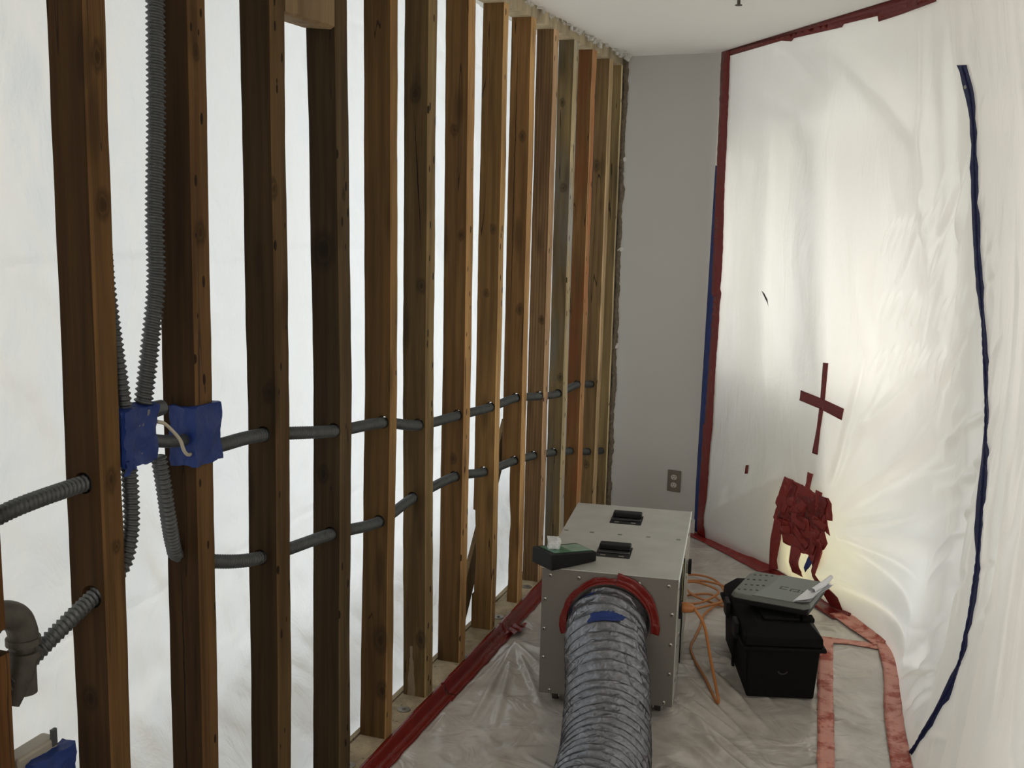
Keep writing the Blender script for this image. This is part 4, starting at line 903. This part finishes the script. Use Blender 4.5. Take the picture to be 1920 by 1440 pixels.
mb = MB().tube(catmull(cpts, .012), .0052, 10); loc(mb, cm).build('cable', M_ORNG, cm, smooth=True)
mb = MB().tube(catmull([(1.08, 4.19, .016), (.98, 4.24, .016), (.90, 4.26, .016), (.80, 4.20, .018), (.72, 4.28, .016), (.60, 4.20, .016)], .012), .0052, 10); loc(mb, cm).build('cable_tail', M_ORNG, cm, smooth=True)
mb = MB().tube([(.865, 4.235, .020), (.90, 4.26, .020)], .011, 12); loc(mb, cm).build('cord_connector', M_BLK, cm, smooth=True, angle=40)

# ---------------------------------------------------------------- black tool box
TR = math.radians(16.5)
tb = thing('tool_box', 'black plastic tool box with a ridged lid standing on the floor sheet', 'tool box', (1.004, 3.312, .012), TR)
W_, L_, HB = .240, .505, .190
def frus(mb, x0, x1, y0, y1, z0, z1, ins):
    return mb.add([(x0+ins, y0+ins, z0), (x1-ins, y0+ins, z0), (x1-ins, y1-ins, z0), (x0+ins, y1-ins, z0), (x0, y0, z1), (x1, y0, z1), (x1, y1, z1), (x0, y1, z1)], [(0, 3, 2, 1), (4, 5, 6, 7), (0, 1, 5, 4), (1, 2, 6, 5), (2, 3, 7, 6), (3, 0, 4, 7)])
frus(MB(), -.008, W_+.006, -.008, L_+.006, 0, HB, .010).build('body', M_BLK2, tb, bevel=.008, seg=3)
MB().box((-.026, -.020, HB-.012), (W_+.024, L_+.018, HB+.002)).build('rim', M_BLK2, tb, bevel=.004)
for yy in (.24,): MB().box((-.014, yy-.010, .01), (-.004, yy+.010, HB-.012)).build('rib', M_BLK2, tb, bevel=.002)
mb = MB(); frus(mb, -.016, W_+.014, -.012, L_+.010, HB+.032, HB+.002, 0)
mb = MB().add([(-.016, -.012, HB+.002), (W_+.014, -.012, HB+.002), (W_+.014, L_+.01, HB+.002), (-.016, L_+.01, HB+.002),
               (-.014, -.010, HB+.036), (W_+.012, -.010, HB+.036), (W_+.012, L_+.008, HB+.036), (-.014, L_+.008, HB+.036),
               (.028, .024, HB+.078), (W_-.030, .024, HB+.078), (W_-.030, L_-.026, HB+.078), (.028, L_-.026, HB+.078)],
              [(0, 3, 2, 1), (0, 1, 5, 4), (1, 2, 6, 5), (2, 3, 7, 6), (3, 0, 4, 7), (4, 5, 9, 8), (5, 6, 10, 9), (6, 7, 11, 10), (7, 4, 8, 11), (8, 9, 10, 11)])
mb.build('lid', M_BLK2, tb, bevel=.006, seg=3)
MB().box((.052, .040, HB+.076), (W_-.060, L_-.06, HB+.090)).build('lid_ridge', M_BLK2, tb, bevel=.006)
MB().box((W_-.052, .040, HB+.074), (W_-.010, .085, HB+.090)).build('small_hatch', M_BLK2, tb, bevel=.004)
h = MB().box((-.034, .10, HB-.020), (-.018, .17, HB+.040)).build('latch', M_BLK, tb, bevel=.003)
h = MB().box((-.034, .30, HB-.020), (-.018, .37, HB+.040)).build('latch', M_BLK, tb, bevel=.003)
mb = MB().add([(W_*.5+.018*math.cos(t), -.0085+.006*0-.0015, .105+.013*math.sin(t)) for t in [math.pi+math.pi*k/10 for k in range(11)]]+[(W_*.5+.012*math.cos(t), -.010, .105+.008*math.sin(t)) for t in [math.pi*2-math.pi*k/10 for k in range(11)]], [tuple(range(22))])
mb.build('maker_emblem', simple('emblem_grey', (.012, .012, .012), .4), tb)
# clipboard case lying on the tool box
cT = Matrix.Translation((.926, 3.415, .318))
ang = math.radians(-11)
cb = thing('clipboard_case', 'charcoal storage clipboard case with papers sticking out, lying tilted on the black tool box', 'clipboard case', (.912, 3.440, .298), ang)
cb.rotation_euler = (math.radians(3.5), math.radians(-1.5), ang)
CW, CL_ = .288, .245
mb = MB().box((.012, .006, 0), (CW-.006, CL_-.006, .022)); mb.build('lower_shell', M_BLK, cb, bevel=.005)
def casetop(): 
    P = [(0, .02), (.0, .215), (.018, CL_), (CW-.015, CL_), (CW, CL_-.02), (CW, .020), (CW-.02, 0), (.06, 0), (.015, .004)]
    n = len(P); return MB().add([(x, y, .022) for x, y in P]+[(x+(.008 if x < .1 else -.006), y+(.006 if y < .1 else -.006), .040) for x, y in P], [tuple(range(n))[::-1], tuple(range(n, 2*n))]+[(i, (i+1) % n, n+(i+1) % n, n+i) for i in range(n)])
casetop().build('upper_shell', M_CASE, cb, bevel=.004, seg=3)
mb = MB().add([(.082+.020*math.sin(math.pi*(1-t))*.6-.0*t+.035*t, .008+t*(CL_-.018), .0415) for t in [k/10 for k in range(11)]]+[(CW-.012, CL_-.012, .0415), (CW-.055, .010, .0415)][::1], [tuple(range(13))])
mb.v = [(x, y, .0405) for x, y, z in mb.v]; o = mb.build('lid_inset', simple('case_panel', (.150, .165, .145), .38, var=.05, bmp=.15, bscale=500), cb); s = o.modifiers.new('s', 'SOLIDIFY'); s.thickness = .0025; s.offset = 1
mb = MB()
for k in range(16):
    u = (k % 4); v = k//4; x = .022+u*.020+(v % 2)*.008; y = .045+v*.052+u*.006
    if x < .088+.03*y/.24: mb.cyl((x, y, .0395), (x, y, .0412), .0052, 10)
mb.build('vent_holes', M_CASED, cb)
mb = MB(); # worn embossed mark
for (x0, x1, y0, y1) in ((.150, .156, .105, .130), (.150, .178, .126, .130), (.150, .178, .105, .109), (.188, .194, .100, .122), (.188, .222, .118, .122), (.200, .222, .100, .104), (.216, .222, .100, .116), (.230, .250, .096, .100), (.230, .250, .112, .116)): mb.box((x0, y0, .0428), (x1, y1, .0436))
mb.build('embossed_mark', M_CASED, cb)
pa = thing('paper_sheets', 'white papers poking out of the open end of the clipboard case', 'papers', tuple(Vector((.912, 3.440, .298))+Matrix.Rotation(ang, 3, 'Z') @ Vector((CW-.075, 0, 0))), ang)
for k in range(3):
    mb = MB().grid(lambda u, v, k=k: (.010+u*.062+v*.016+.004*k, .010+v*.235-.004*k, .050+.004*k+.010*math.sin(v*3+k)*u+.012*u*u), [i/6 for i in range(7)], [i/12 for i in range(13)])
    mb.build('sheet', M_PAPER, pa, smooth=True)
mb = MB().tube([(.055, .10, .070), (.075, .17, .078), (.085, .235, .088)], lambda i, th: (.010, .011, .008)[i], 12, caps=False); mb.build('rolled_sheet', M_PAPER, pa, smooth=True)
